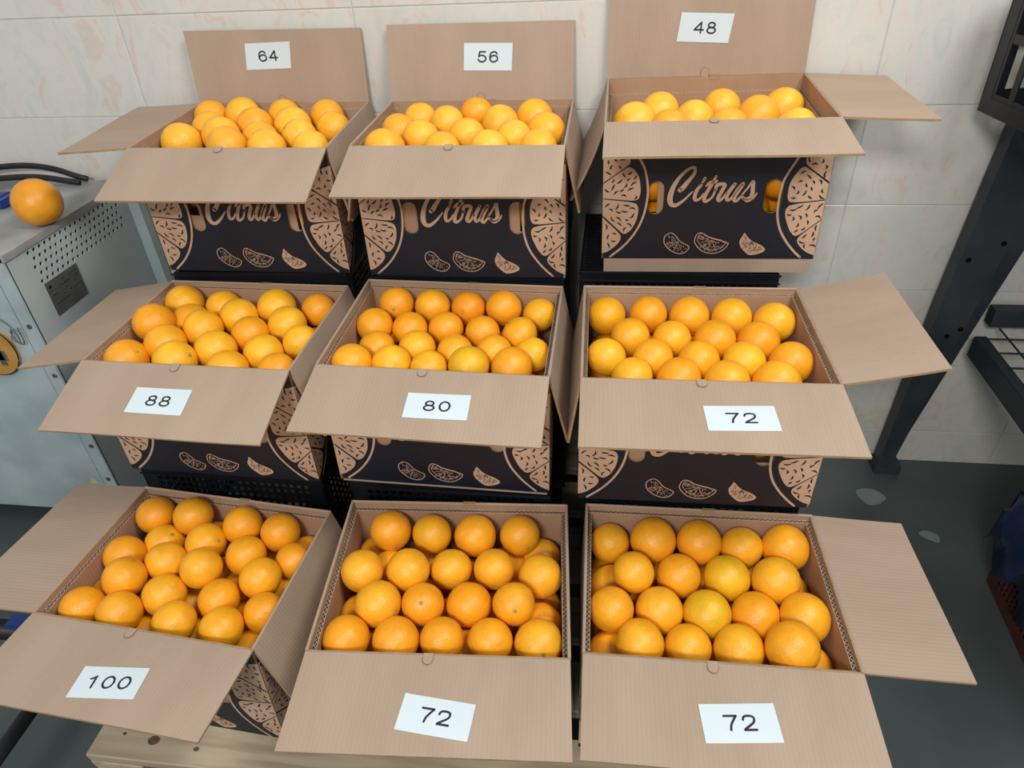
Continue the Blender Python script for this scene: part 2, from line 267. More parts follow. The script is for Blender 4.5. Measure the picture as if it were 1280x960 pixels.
bm = bmesh.new(); box(bm, -3.2, 3.0, -2.5, YW + 0.1, -0.06, 0)
floor = structure('floor', bm, M['floor'])
bm = bmesh.new(); flatpoly(bm, catmull([(0.685, 1.474), (0.712, 1.487), (0.737, 1.484), (0.758, 1.457), (0.745, 1.44), (0.731, 1.428), (0.708, 1.424), (0.694, 1.438)], 3, True), 0.0012)
obj('worn_patch', bm, M['patch'], floor)
bm = bmesh.new(); flatpoly(bm, catmull([(0.80, 1.33), (0.82, 1.345), (0.845, 1.33), (0.84, 1.305), (0.82, 1.312)], 3, True), 0.0012)
obj('worn_patch', bm, M['patch'], floor)
bm = bmesh.new(); box(bm, -3.2, 3.0, YW + 0.0010, YW + 0.1, 0, 3.0)
wall = structure('wall_back', bm, M['grout'])
bm = bmesh.new(); box(bm, 1.95, 2.05, -1.2, YW + 0.1, 0, 3.0); structure('wall_right_blocker', bm, M['grout'])  # unseen wall added to block light coming from the right
tile_me = None
rows_z = [TZ0 + TH * k for k in range(-6, 3)]
for iz, z0 in enumerate(rows_z):
    lo = max(z0 + ZF, 0.0); hi = z0 + TH + ZF
    if hi <= 0.02: continue
    for ix in range(-2, 5):
        x0 = TX0 + TW * ix
        full = abs(lo - (z0 + ZF)) < 1e-6
        if full and tile_me: me = tile_me
        else:
            bm = bmesh.new(); g = 0.0011; h = (hi - lo) / 2 - g; ww = TW / 2 - g
            box(bm, -ww, ww, 0.0, 0.004, -h, h)
            bmesh.ops.bevel(bm, geom=bm.edges[:], offset=0.0009, segments=1, affect='EDGES')
            me = bpy.data.meshes.new('wall_tile'); bm.to_mesh(me); bm.free(); me.materials.append(M['tile'])
            if full: tile_me = me
        o = bpy.data.objects.new('wall_tile', me); COL.objects.link(o); o.parent = wall
        o.location = (x0 + TW / 2, YW + random.uniform(-0.0003, 0.0003), (lo + hi) / 2)

# ------------------------------------------------------------------ print artwork, millimetres from the rim centre of the front
LETTERS = [
 [(-58.8,-123.6,8.5),(-54.4,-119.4,9),(-48.4,-111,8),(-41.3,-101.3,6.5),(-35.6,-91.6,5.5),(-35.7,-83.4,5),(-40.4,-82,5),(-50.5,-87.3,5.5),(-62.6,-101,6.5),(-72,-119.2,8.5),(-76,-137.8,10),(-73.8,-149.4,9),(-66.7,-153.1,7.5),(-58.8,-149.6,6),(-48.6,-140.9,4.5),(-41.2,-132.3,3.5),(-36.3,-126.7,2.5)],
 [(-19.4,-108.5,5),(-16.6,-101.9,5.5)],
 [(-22.1,-114.8,5.5),(-28.6,-123.9,6.5),(-31.5,-135.3,7),(-30.2,-142.5,6.5),(-25.5,-142.6,5),(-20.5,-138.3,4),(-16.5,-131.1,3)],
 [(2.7,-99,5),(-3,-112.9,6),(-10.7,-128.4,6.5),(-14.1,-141.2,7),(-11.7,-145.6,6),(-5.2,-142.7,4.5),(0.7,-135.6,4),(3.7,-125.7,4)],
 [(-13.3,-116.3,3.5),(-6,-110.5,7),(1.2,-108.8,7),(6.2,-106.7,3)],
 [(4.7,-124,5),(5.2,-117,6),(9.6,-113.5,6.5),(18.2,-113.1,6),(19.5,-117.4,6.5),(14.6,-128.6,7),(10.6,-140,7),(13.1,-144.3,6),(18.6,-140,4.5),(24.1,-130.1,4)],
 [(37.3,-113.3,6),(31.2,-123.1,6.5),(25.9,-134.4,7),(27,-143,6),(31,-143,5),(36.8,-135.9,4.5),(43.1,-123.2,5),(52.2,-112.1,6),(45.9,-124.7,6.5),(40.1,-135.9,7),(39.7,-143.8,6.5),(43.9,-145.3,5),(49.1,-138.9,4),(53.6,-133.2,3)],
 [(51.2,-134.6,3),(60.1,-122,3.5),(68.6,-108.1,4.5),(69.5,-119.3,7),(70.2,-129.1,7.5),(68.8,-137.6,7),(61.4,-141.8,6),(54.9,-139.4,6)],
 [(55.9,-140.4,5),(63.1,-144.7,6),(70.6,-141.2,4.5),(75.2,-136.3,3.5),(78.1,-130.6,2.5)]]
RING = {'L': [(-136,-58),(-132.6,-67.2),(-124.4,-84.4),(-119.1,-106.2),(-116.8,-128.4),(-119.5,-157.9),(-126.8,-185.8),(-139.9,-212),(-159,-236.5),(-183.3,-258)],
        'R': [(143,-58),(138.5,-69.4),(127.6,-92.1),(120.8,-111.2),(118.6,-141.7),(120.5,-173),(129,-200.7),(143.3,-224.2),(159.1,-243.3),(174.6,-258)]}
SEG = {'L': [[(-199.5,-33),(-176,-38),(-160,-48),(-151.3,-60),(-151,-70),(-153,-75.4),(-199.5,-108.5)],
             [(-199.5,-111.5),(-165,-86),(-152.9,-78.6),(-143.2,-84.2),(-136.5,-94),(-133,-101.7),(-129.8,-123.8),(-132.2,-139.5),(-140.6,-144),(-199.5,-138.3)],
             [(-199.5,-140.3),(-138.4,-146.8),(-132.5,-157.8),(-133.2,-170),(-135.6,-183.4),(-144.7,-202.4),(-155.5,-210.8),(-162.2,-208.4),(-199.5,-172)],
             [(-199.5,-176.5),(-165.5,-209.6),(-163,-219.3),(-169.3,-231.6),(-183.7,-244),(-192,-249),(-199.5,-250.5)]],
       'R': [[(199.5,-33),(178,-40),(160,-50),(153.2,-62),(153.2,-72),(156.2,-81),(199.5,-110.5)],
             [(199.5,-115),(155.6,-83.1),(147.9,-84),(137,-100.7),(133,-112),(131.9,-124.3),(132.8,-141.8),(139.4,-150.2),(199.5,-143.6)],
             [(199.5,-145.6),(139.8,-152.9),(133.1,-161.8),(133.5,-170),(136,-179.9),(146.1,-203),(156.4,-214.7),(164.5,-213.6),(199.5,-181)],
             [(199.5,-183.5),(164.9,-215.9),(163.4,-225.4),(168,-233),(175.6,-240.9),(186,-249),(199.5,-254.1)]]}
WEDGE = [[(-70.8,-208.2),(-61.7,-212.1),(-51.9,-224.7),(-42.7,-230.5),(-34.3,-235.4),(-33.8,-241.3),(-41.1,-249.3),(-51.6,-251.3),(-64.5,-246.3),(-75.8,-236.5),(-81,-226.6),(-80,-215)],
         [(-20,-210.2),(-11.5,-208.3),(-2.1,-215),(12.4,-220.8),(26.7,-224.7),(33.2,-228.6),(39.4,-229.5),(33.7,-240.2),(20.7,-249.1),(5,-250.1),(-9.7,-244.2),(-20.5,-232.5),(-24,-222.7)],
         [(66.8,-208.4),(73.9,-217),(83.7,-225.6),(94.6,-230.5),(104,-236.2),(108.5,-243),(100.9,-249.9),(82.4,-253.9),(70.9,-246),(62.7,-236.3),(59.5,-224.7),(63.4,-215.1)]]
def inside(p, poly):
    c = False; j = len(poly) - 1
    for i in range(len(poly)):
        a, b_ = poly[i], poly[j]
        if (a[1] > p[1]) != (b_[1] > p[1]) and p[0] < (b_[0] - a[0]) * (p[1] - a[1]) / (b_[1] - a[1]) + a[0]: c = not c
        j = i
    return c
def edge_dist(p, poly):
    m = 1e9
    for i in range(len(poly)):
        a = Vector(poly[i][:2]); b_ = Vector(poly[(i + 1) % len(poly)][:2]); q = Vector(p); d = b_ - a
        t = max(0, min(1, (q - a).dot(d) / max(d.dot(d), 1e-9))); m = min(m, (q - a - d * t).length)
    return m
def rnd(poly):
    for _ in range(2):
        out = []; n = len(poly)
        for i in range(n):
            p = poly[i]
            if abs(p[0]) > 198: out.append(p); continue
            a, b_ = poly[i - 1], poly[(i + 1) % n]
            out.append((p[0] * .78 + a[0] * .22, p[1] * .78 + a[1] * .22)); out.append((p[0] * .78 + b_[0] * .22, p[1] * .78 + b_[1] * .22))
        poly = out
    return poly
def sc(pts): return [tuple(v * 0.001 for v in p) for p in pts]
def half_bm(side, bottom=-0.262, dx=0.0):
    R_ = random.Random(11 if side == 'L' else 12)
    bm = bmesh.new(); sg = -1 if side == 'L' else 1
    stroke(bm, [(p[0] + dx, p[1], 0.0040) for p in sc(RING[side])], 0.004, 0.0004, 4, 0)
    cen = Vector((sg * 0.203, -0.150))
    for poly in SEG[side]:
        q = rnd(sc([(p[0], p[1]) for p in poly]) if False else [(p[0], p[1]) for p in poly]); q = sc(q)
        flatpoly(bm, [(a + dx, b_) for a, b_ in q], 0.0004, 0)
        pts = []; tries = 0
        while tries < 900:
            tries += 1
            p = (R_.uniform(min(a[0] for a in q), max(a[0] for a in q)), R_.uniform(min(a[1] for a in q), max(a[1] for a in q)))
            if not inside(p, q) or edge_dist(p, q) < 0.0055: continue
            if any((Vector(p) - Vector(o_)).length < 0.0112 for o_ in pts): continue
            pts.append(p)
        for p in pts:
            a = math.atan2(p[1] - cen.y, p[0] - cen.x) + R_.choice([0, 0.3, -0.3, 1.1, pi / 2]) + R_.uniform(-.3, .3)
            L_ = R_.uniform(0.0030, 0.0062); c_ = R_.uniform(-0.0026, 0.0026)
            t = (cos(a), sin(a)); nrm = (-t[1], t[0])
            stroke(bm, [(p[0] + dx - t[0] * L_, p[1] - t[1] * L_, 0.0016), (p[0] + dx + nrm[0] * c_, p[1] + nrm[1] * c_, 0.0034), (p[0] + dx + t[0] * L_, p[1] + t[1] * L_, 0.0014)], 0.002, 0.0007, 2, 1)
    return bm
def wedge_bm(i):
    R_ = random.Random(30 + i); bm = bmesh.new(); q = sc(WEDGE[i]); c = catmull(q, 4, True)
    if i == 2: flatpoly(bm, c, 0.0004, 0)
    else: stroke(bm, c + [c[0]], 0.0016, 0.0005, 1, 0)
    cx = sum(p[0] for p in q) / len(q); cy = sum(p[1] for p in q) / len(q)
    if i == 1:
        c2 = [(cx + (p[0] - cx) * .86 + .001, cy + (p[1] - cy) * .78 + .003) for p in q]; cc = catmull(c2, 3, True); stroke(bm, cc + [cc[0]], 0.0010, 0.0005, 1, 0)
    n = 0; tries = 0
    while n < (26, 52, 34)[i] and tries < 3000:
        tries += 1
        p = (R_.uniform(min(a[0] for a in q), max(a[0] for a in q)), R_.uniform(min(a[1] for a in q), max(a[1] for a in q)))
        if not inside(p, c) or edge_dist(p, c) < 0.0038: continue
        n += 1; a = R_.uniform(0, pi); L_ = R_.uniform(0.0015, 0.0035)
        stroke(bm, [(p[0] - cos(a) * L_, p[1] - sin(a) * L_, 0.0005), (p[0] + sin(a) * .001, p[1] - cos(a) * .001, 0.0009), (p[0] + cos(a) * L_, p[1] + sin(a) * L_, 0.0005)], 0.001, 0.0007, 2, 1 if i == 2 else 0)
    for k in range(4):
        a = radians(200 + k * 42 - 25); stroke(bm, [(cx + .002, cy + .006, 0.0008), (cx + cos(a) * 0.019, cy + sin(a) * 0.014, 0.0008)], 0.001, 0.0008, 1, 1 if i == 2 else 0)
    return bm
def to_mesh(bm, name, mats):
    me = bpy.data.meshes.new(name); bm.to_mesh(me); bm.free()
    for x in mats: me.materials.append(x)
    return me
bm = bmesh.new()
for s_ in LETTERS: stroke(bm, sc(s_), 0.006, 0.0005, 6, 0)
ME_LET = to_mesh(bm, 'lettering', [M['print']])
ME_HALF = {k: to_mesh(half_bm(k), 'citrus_half_print', [M['print'], M['ink']]) for k in 'LR'}
ME_SIDE = {'R': to_mesh(half_bm('L', dx=0.2), 'side_print', [M['print'], M['ink']]), 'L': to_mesh(half_bm('R', dx=-0.2), 'side_print', [M['print'], M['ink']])}
ME_WEDGE = [to_mesh(wedge_bm(i), 'citrus_wedge_print', [M['print'], M['ink']]) for i in range(3)]
def inst(name, me, parent, M4):
    o = bpy.data.objects.new(name, me); COL.objects.link(o); o.parent = parent; o.matrix_local = M4; return o

# ------------------------------------------------------------------ cartons
BW, BD, CT = 0.400, 0.3113, 0.004
def stadium(cx, y0, y1, r, n=8):
    pts = [(cx + r * cos(pi * i / n), y1 - r + r * sin(pi * i / n)) for i in range(n + 1)]
    pts += [(cx + r * cos(pi + pi * i / n), y0 + r + r * sin(pi + pi * i / n)) for i in range(n + 1)]
    return pts
def slab(x0, x1, y0, y1, t, fn, nx=10, ny=6, hinge=True):
    bm = bmesh.new(); top = {}; bot = {}
    for i in range(nx + 1):
        for j in range(ny + 1):
            x = x0 + (x1 - x0) * i / nx; y = y0 + (y1 - y0) * j / ny; z = fn(x, y)
            top[i, j] = bm.verts.new((x, y, z)); bot[i, j] = bm.verts.new((x, y, z - t))
    for i in range(nx):
        for j in range(ny):
            bm.faces.new((top[i, j], top[i + 1, j], top[i + 1, j + 1], top[i, j + 1])); bm.faces.new((bot[i, j], bot[i, j + 1], bot[i + 1, j + 1], bot[i + 1, j]))
    for i in range(nx):
        for j in (0, ny): bm.faces.new((top[i, j], bot[i, j], bot[i + 1, j], top[i + 1, j])).material_index = 1
    for j in range(ny):
        for i in (0, nx): bm.faces.new((top[i, j], top[i, j + 1], bot[i, j + 1], bot[i, j])).material_index = 1
    if hinge: cyl(bm, (x0, 0.0002, -0.0024), 0.0026, x1 - x0, 'x', 8)
    return bm
def edge_marks(bm, x0, x1, y0, y1):
    """corrugated top edge of the inner wall: two paper lines and the flute between them (xy plane, along x)"""
    box(bm, x0, x1, y0, y0 + 0.0007, 0, 0.0007); box(bm, x0, x1, y1 - 0.0007, y1, 0, 0.0007)
    n = int((x1 - x0) / 0.0042); c = (y0 + y1) / 2; a = (y1 - y0) / 2 - 0.0012
    stroke(bm, [(x0 + (x1 - x0) * i / n, c + a * (1 if i % 2 else -1), 0.0010) for i in range(n + 1)], 0.001, 0.0006, 2)
CART = {
 # name: origin of the front rim centre, ex, ey, k, height, liner drop, front flap (angle, length), other flaps (angle, length)
 'A1': ((-0.7316,1.2730,-0.3929),(0.9996,0.0251,-0.0132),(-0.0249,0.9996,0.0167),(0.0136,-0.0163,0.9998),.262,.012,(-.317,.1525),dict(L=(-.07,.150),R=(-1.42,.15),B=(1.46,.1475))),
 'B1': ((-0.2807,1.2608,-0.3880),(1,0.008,-0.0052),(-0.008,1,0.0029),(0.0052,-0.0028,1),.262,.012,(-.299,.1475),dict(L=(-1.42,.15),R=(-1.37,.13),B=(1.38,.150))),
 'C1': ((0.1846,1.2838,-0.3545),(0.9999,-0.0013,0.0109),(0.0011,0.9999,0.0122),(-0.0109,-0.0122,0.9999),.291,.030,(-.086,.150),dict(L=(-1.31,.155),R=(-.07,.1575),B=(1.50,.175))),
 'A2': ((-0.7382,0.9459,-0.6727),(0.9998,-0.0203,-0.002),(0.0203,0.9998,-0.0008),(0.002,0.0007,1),.262,.009,(-.300,.151),dict(L=(-.20,.1475),R=(-1.33,.15),B=(-1.5,.15))),
 'B2': ((-0.2862,0.9359,-0.6588),(0.9998,-0.0023,-0.02),(0.0023,1,0.0007),(0.02,-0.0007,0.9998),.267,.010,(-.193,.1475),dict(L=(-1.52,.15),R=(-1.36,.1425),B=(-1.5,.15))),
 'C2': ((0.1629,0.9176,-0.6482),(0.9997,0.0247,-0.0067),(-0.0247,0.9997,-0.0033),(0.0066,0.0035,1),.264,.010,(-.073,.152),dict(L=(-1.43,.1375),R=(.21,.150),B=(-1.5,.15))),
 'A3': ((-0.7298,0.6055,-0.9613),(0.9975,-0.066,-0.025),(0.0654,0.9976,-0.0232),(0.0265,0.0216,0.9994),.262,.012,(.035,.1525),dict(L=(-.10,.165),R=(-1.27,.145),B=(-1.5,.15))),
 'B3': ((-0.2321,0.5927,-0.9363),(0.9966,0.0779,-0.0261),(-0.0774,0.9968,0.0197),(0.0275,-0.0176,0.9995),.284,.013,(-.009,.147),dict(L=(-1.47,.15),R=(-1.55,.15),B=(-1.5,.15))),
 'C3': ((0.1831,0.6197,-0.9379),(0.9996,0.0234,-0.0135),(-0.0235,0.9997,-0.0072),(0.0133,0.0076,0.9999),.284,.010,(-.069,.1500),dict(L=(-1.55,.15),R=(-.06,.1525),B=(-1.5,.15)))}
SAY = {'A1': 'top left box', 'B1': 'top centre box', 'C1': 'top right box', 'A2': 'middle left box', 'B2': 'central box', 'C2': 'middle right box', 'A3': 'bottom left box', 'B3': 'bottom centre box', 'C3': 'bottom right box'}
BLAB = {'A1': 'open cardboard citrus box marked 64, top left of the display, side flap spread left',
 'B1': 'open cardboard citrus box marked 56, top centre, upright back flap and hanging side flaps',
 'C1': 'open cardboard citrus box marked 48, top right, oranges showing through its hand holes',
 'A2': 'open cardboard citrus box marked 88, middle row left beside the grey cabinet',
 'B2': 'open cardboard citrus box marked 80, in the centre of the whole display',
 'C2': 'open cardboard citrus box marked 72, middle row right, side flap raised',
 'A3': 'open cardboard citrus box marked 100, bottom left on the wooden pallet',
 'B3': 'open cardboard citrus box marked 72 on a tilted card, bottom row centre',
 'C3': 'open cardboard citrus box marked 72, bottom right, side flap spread over the floor'}
LINER_OPEN = {'C1': ([(-121, -99, -170, -105)], [(90, 125, -170, -104)]), 'B1': ([], [(112, 126, -166, -108)]), 'A1': ([(-124, -96, -138, -104)], [(108, 126, -168, -108)]),
              'C2': ([], [(90, 125, -166, -104)])}
FRAME = {}; CARTON = {}
def carton(n):
    o, ex, ey, k, H, drop, (fa, fl), others = CART[n]
    ex = Vector(ex).normalized(); ey = Vector(ey); ey = (ey - ex * ey.dot(ex)).normalized(); k = ex.cross(ey)
    O = W(*o)
    FRAME[n] = basis(O, ex, ey, k)
    root = empty('carton', basis(O - k * H, ex, ey, k), BLAB[n], 'box', 'open citrus cartons')
    CARTON[n] = root
    R = random.Random(n)
    loc = lambda p, a, b_, c_: basis(Vector(p) + Vector((0, 0, H)), a, b_, c_)
    X, Y, Z = Vector((1, 0, 0)), Vector((0, 1, 0)), Vector((0, 0, 1))
    # outer walls: local x along the wall, y up, z outwards
    bm = bmesh.new(); hl = stadium(-0.1015, -0.1707, -0.106, 0.0140); hr = stadium(0.1075, -0.1695, -0.1045, 0.0155)
    inkh = 0.262
    plate_bm(bm, [[(-BW/2, -inkh), (BW/2, -inkh), (BW/2, 0), (-BW/2, 0)], hl, hr], -CT, 0, (0, 1, 2))
    fp = obj('front_wall', bm, [M['liner'], M['ink'], M['edge']], root, loc((0, 0, 0), X, Z, -Y))
    inst('lettering', ME_LET, fp, Matrix()); inst('citrus_half_print', ME_HALF['L'], fp, Matrix()); inst('citrus_half_print', ME_HALF['R'], fp, Matrix())
    for i in range(3): inst('citrus_wedge_print', ME_WEDGE[i], fp, Matrix())
    bm = bmesh.new(); plate_bm(bm, [[(-BW/2, -inkh), (BW/2, -inkh), (BW/2, 0), (-BW/2, 0)]], -CT, 0, (0, 1, 2))
    obj('back_wall', bm, [M['liner'], M['ink'], M['edge']], root, loc((0, BD, 0), -X, Z, Y))
    for s, nm in ((-1, 'L'), (1, 'R')):
        bm = bmesh.new(); a, b_ = (0, BD) if s == 1 else (-BD, 0)
        plate_bm(bm, [[(a + CT * (s == 1), -inkh), (b_ - CT * (s == -1), -inkh), (b_ - CT * (s == -1), 0), (a + CT * (s == 1), 0)]] if False else [[(a, -inkh), (b_, -inkh), (b_, 0), (a, 0)]], -CT, 0, (0, 1, 2))
        sw = obj('side_wall', bm, [M['liner'], M['ink'], M['edge']], root, loc((s * BW/2, 0, 0), Y * s, Z, X * s))
        inst('side_print', ME_SIDE[nm], sw, Matrix())
    # inner box: its walls stand just inside the printed sleeve
    t = 0.0068; g = CT + 0.0006; hw = BW/2 - g
    opens = LINER_OPEN.get(n, ([], []))
    holes = [[(a*.001, c*.001), (b_*.001, c*.001), (b_*.001, d*.001), (a*.001, d*.001)] for grp in opens for a, b_, c, d in grp]
    bm = bmesh.new(); plate_bm(bm, [[(-hw, -H), (hw, -H), (hw, -drop), (-hw, -drop)]] + holes, -t, 0, (0, 0, 1))
    parts = [obj('inner_wall', bm, [M['liner'], M['groove']], root, loc((0, g, 0), X, Z, -Y))]
    bm = bmesh.new(); plate_bm(bm, [[(-hw, -H), (hw, -H), (hw, -drop), (-hw, -drop)]], -t, 0, (0, 0, 1))
    parts.append(obj('inner_wall', bm, [M['liner'], M['groove']], root, loc((0, BD - g, 0), -X, Z, Y)))
    for s in (-1, 1):
        a, b_ = (g + t, BD - g - t) if s == 1 else (-(BD - g - t), -(g + t))
        bm = bmesh.new(); plate_bm(bm, [[(a, -H), (b_, -H), (b_, -drop), (a, -drop)]], -t, 0, (0, 0, 1))
        parts.append(obj('inner_wall', bm, [M['liner'], M['groove']], root, loc((s * hw, 0, 0), Y * s, Z, X * s)))
    for i, p in enumerate(parts):
        bm = bmesh.new()
        a, b_ = (-hw, hw) if i < 2 else ((-(BD - g - t), -(g + t)) if i == 2 else (g + t, BD - g - t))
        edge_marks(bm, a, b_, 0, t)
        obj('fluted_edge', bm, M['flute'], p, basis((0, -drop, 0), X, -Z, Y))
    bm = bmesh.new(); box(bm, -hw + t, hw - t, g + t, BD - g - t, -H, -H + 0.005); obj('bottom_panel', bm, M['liner'], root, T(0, 0, H))
    if H > 0.264:   # the inner box shows below the sleeve
        bm = bmesh.new(); plate_bm(bm, [[(-hw, -H), (hw, -H), (hw, -inkh), (-hw, -inkh)]], 0.0001, 0.0030, (0, 0, 1))
        obj('inner_box_foot', bm, [M['kraft'], M['edge']], root, loc((0, g - 0.001, 0), X, Z, -Y))
    # flaps
    def flap(nm, org, hx, out, ang, L_, w_, warp):
        d = out * cos(ang) + Z * sin(ang)
        nrm = hx.cross(d)
        a, c, e = R.uniform(-.002, .002), R.uniform(-.10, .12) if abs(ang) < .4 else R.uniform(-.1, .2), warp
        fn = lambda x, y: a * sin(x * 14) * y / L_ + (c + e) * y * y * 0.9
        bm = slab(-w_/2, w_/2, 0.001, L_, CT, fn)
        f = obj(nm, bm, [M['kraft'], M['edge']], root, loc(org, hx, d, nrm))
        return f, fn
    ff, fnf = flap('front_flap', (0, 0, 0.001), -X, -Y, fa, fl, BW - 0.002, 0)
    bf, fnb = flap('back_flap', (0, BD, 0.001), X, Y, others['B'][0], others['B'][1], BW - 0.002, 0 if n != 'B1' else -.1)
    warp = {'C1': .9}.get(n, .15)
    lf, _ = flap('side_flap', (-BW/2, BD/2, 0.001), Y, -X, others['L'][0], others['L'][1], BD - 0.004, warp if others['L'][0] < -1 else .1)
    rf, _ = flap('side_flap', (BW/2, BD/2, 0.001), -Y, X, others['R'][0], others['R'][1], BD - 0.004, .1)
    # thumb tabs
    for f, nm in ((ff, 'f'), (bf, 'b')):
        if nm == 'b' and n[1] != '1': continue
        bm = bmesh.new(); pts = [(0.0075 * cos(pi * i / 10), 0.004 + 0.011 * sin(pi * i / 10) ** .7) for i in range(11)] + [(-0.0075, -0.003), (0.0075, -0.003)]
        plate_bm(bm, [pts], 0.0002, 0.0010, (0, 0, 1)); sx = 0.012 if nm == 'f' else 0.0
        obj('thumb_tab', bm, [M['kraft'], M['groove']], f, T(sx, 0, 0.0006))
        bm = bmesh.new(); stroke(bm, [(p[0] * 1.12, p[1] * 1.08) for p in pts[:11]], 0.0007, 0.0012, 2); obj('tab_slot', bm, M['edge'], f, T(sx, 0, 0))
    bm = bmesh.new(); box(bm, -0.011, 0.011, -0.0006, 0.0046, -0.006, 0.0032); obj('rim_notch', bm, M['edge'], root, T(0.02, BD - 0.004, H))
    return root, ff, bf, fnf, fnb, others, fa
# cards
CARD = {'A1': ('64', 'b', -.016, .096, 1.5, -4), 'B1': ('56', 'b', .017, .085, -1, -1), 'C1': ('48', 'b', -.007, .089, -3.5, -2), 'A2': ('88', 'f', -.010, .079, 0.3, 0), 'B2': ('80', 'f', .027, .078, 1.2, 0),
        'C2': ('72', 'f', .0365, .083, 2.5, 0), 'A3': ('100', 'f', .014, .092, 8.2, 0), 'B3': ('72', 'f', .011, .093, -7.8, 0), 'C3': ('72', 'f', .015, .084, 5.5, 0)}
CLAB = {'A1': 'white paper card reading 64 on the upright flap of the top left box', 'B1': 'white paper card reading 56 on the upright flap of the top centre box', 'C1': 'white paper card reading 48 on the upright flap of the top right box',
 'A2': 'white paper card reading 88 on the front flap of the middle left box', 'B2': 'white paper card reading 80 on the front flap of the central box', 'C2': 'white paper card reading 72 on the front flap of the middle right box',
 'A3': 'white paper card reading 100 on the front flap of the bottom left box', 'B3': 'white paper card reading 72, tilted clockwise, on the bottom centre box', 'C3': 'white paper card reading 72 on the front flap of the bottom right box'}
def ell(cx, cy, rx, ry): return [(cx + rx * cos(2 * pi * i / 16), cy + ry * sin(2 * pi * i / 16)) for i in range(17)]
DIG = {'0': [ell(.5, .5, .43, .5)], '1': [[(.22, .76), (.45, .86), (.60, 1)], [(.60, 1), (.60, 0)]],
 '2': [[(.08, .72), (.18, .93), (.5, 1), (.82, .93), (.90, .73), (.78, .50), (.45, .27), (.18, .10), (.07, 0)], [(.07, 0), (.93, 0)]],
 '4': [[(.72, 0), (.72, 1)], [(.72, 1), (.04, .30)], [(.04, .30), (.98, .30)]],
 '5': [[(.88, 1), (.24, 1)], [(.24, 1), (.12, .52)], [(.12, .52), (.3, .62), (.55, .65), (.85, .52), (.93, .32), (.82, .1), (.5, 0), (.18, .06), (.06, .24)]],
 '6': [[(.88, .78), (.76, .95), (.52, 1), (.2, .86), (.07, .5), (.1, .2), (.3, .02), (.55, 0), (.85, .12), (.93, .33), (.83, .55), (.52, .63), (.22, .53), (.09, .33)]],
 '7': [[(.05, 1), (.95, 1)], [(.95, 1), (.70, .68), (.48, .33), (.40, 0)]], '8': [ell(.5, .77, .34, .23), ell(.5, .27, .43, .27)]}
def number_mesh(txt):
    bm = bmesh.new(); cw, g_, ht = 0.0185, 0.0062, 0.0190
    tot = len(txt) * cw + (len(txt) - 1) * g_; x = -tot / 2
    for ch in txt:
        for st in DIG[ch]: stroke(bm, [(x + p[0] * cw, (p[1] - .5) * ht) for p in st], 0.0031, 0, 5)
        x += cw + g_
    return to_mesh(bm, 'number', [M['numink']])
for n in CART:
    root, ff, bf, fnf, fnb, others, fa = carton(n)
    bpy.context.view_layer.update()
    txt, where, cx, dist, rot, sk = CARD[n]
    f, fn = (ff, fnf) if where == 'f' else (bf, fnb)
    # front flap's local x runs to -ex, so turn the card round; local z of both faces the viewer
    MW = f.matrix_world
    if where == 'f': L4 = T(-cx, dist, 0) @ Matrix.Rotation(pi + radians(rot), 4, 'Z'); fz = lambda x, y: fn(x, y)
    else: L4 = T(cx, dist, 0) @ Matrix.Rotation(radians(rot), 4, 'Z')
    Rn = random.Random(n + 'c'); cur = Rn.uniform(.1, .35)
    def czf(x, y, L4=L4, fn=fn, cur=cur):
        p = L4 @ Vector((x, y, 0)); return fn(p.x, p.y) + 0.0009 + cur * max(0, abs(x) - .02) ** 2
    bm = bmesh.new(); nx, ny = 12, 6; g = {}
    for i in range(nx + 1):
        for j in range(ny + 1):
            x = -.0515 + .103 * i / nx; y = -.0265 + .053 * j / ny
            x2 = x + sk * 0.001 * y / .0265 * -1
            z = czf(x2, y); g[i, j] = (bm.verts.new((x2, y, z)), bm.verts.new((x2, y, z - 0.0003)))
    for i in range(nx):
        for j in range(ny):
            bm.faces.new([g[a][0] for a in ((i, j), (i + 1, j), (i + 1, j + 1), (i, j + 1))]); bm.faces.new([g[a][1] for a in ((i, j), (i, j + 1), (i + 1, j + 1), (i + 1, j))])
    for i in range(nx):
        for j in (0, ny): bm.faces.new((g[i, j][0], g[i, j][1], g[i + 1, j][1], g[i + 1, j][0]))
    for j in range(ny):
        for i in (0, nx): bm.faces.new((g[i, j][0], g[i, j + 1][0], g[i, j + 1][1], g[i, j][1]))
    card = obj('number_card', bm, M['paper']); card.matrix_world = MW @ L4
    tag(card, CLAB[n], 'sign', 'number cards on the box flaps')
    me = number_mesh(txt)
    for v in me.vertices: v.co.z = czf(v.co.x, v.co.y) + 0.0005
    link(bpy.data.objects.new('number', me), card)
# ------------------------------------------------------------------ oranges
def orange_mesh(seed, name='orange'):
    R = random.Random(seed); bm = bmesh.new()
    bmesh.ops.create_uvsphere(bm, u_segments=36, v_segments=22, radius=1)
    ph = [R.uniform(0, 6.28) for _ in range(4)]; ob = R.uniform(0.95, 1.0)
    for v in bm.verts:
        x, y, z = v.co; r = 1 + 0.010 * sin(3 * math.atan2(y, x) + ph[0]) * (1 - z * z) + 0.012 * sin(2.2 * z + ph[1]) + 0.008 * sin(2 * x + 3 * y + ph[2])
        t = math.hypot(x, y)
        if z > 0 and t < 0.30: r -= 0.035 * (1 - t / 0.30) ** 2
        v.co = (x * r, y * r, z * r * ob)
    me = bpy.data.meshes.new(name); bm.to_mesh(me); bm.free(); me.materials.append(M['orange'])
    for p in me.polygons: p.use_smooth = True
    return me
OM = [orange_mesh(i) for i in range(5)]
bm = bmesh.new(); cyl(bm, (0, 0, 0.94), 0.095, 0.045, 'z', 8, 0.055)
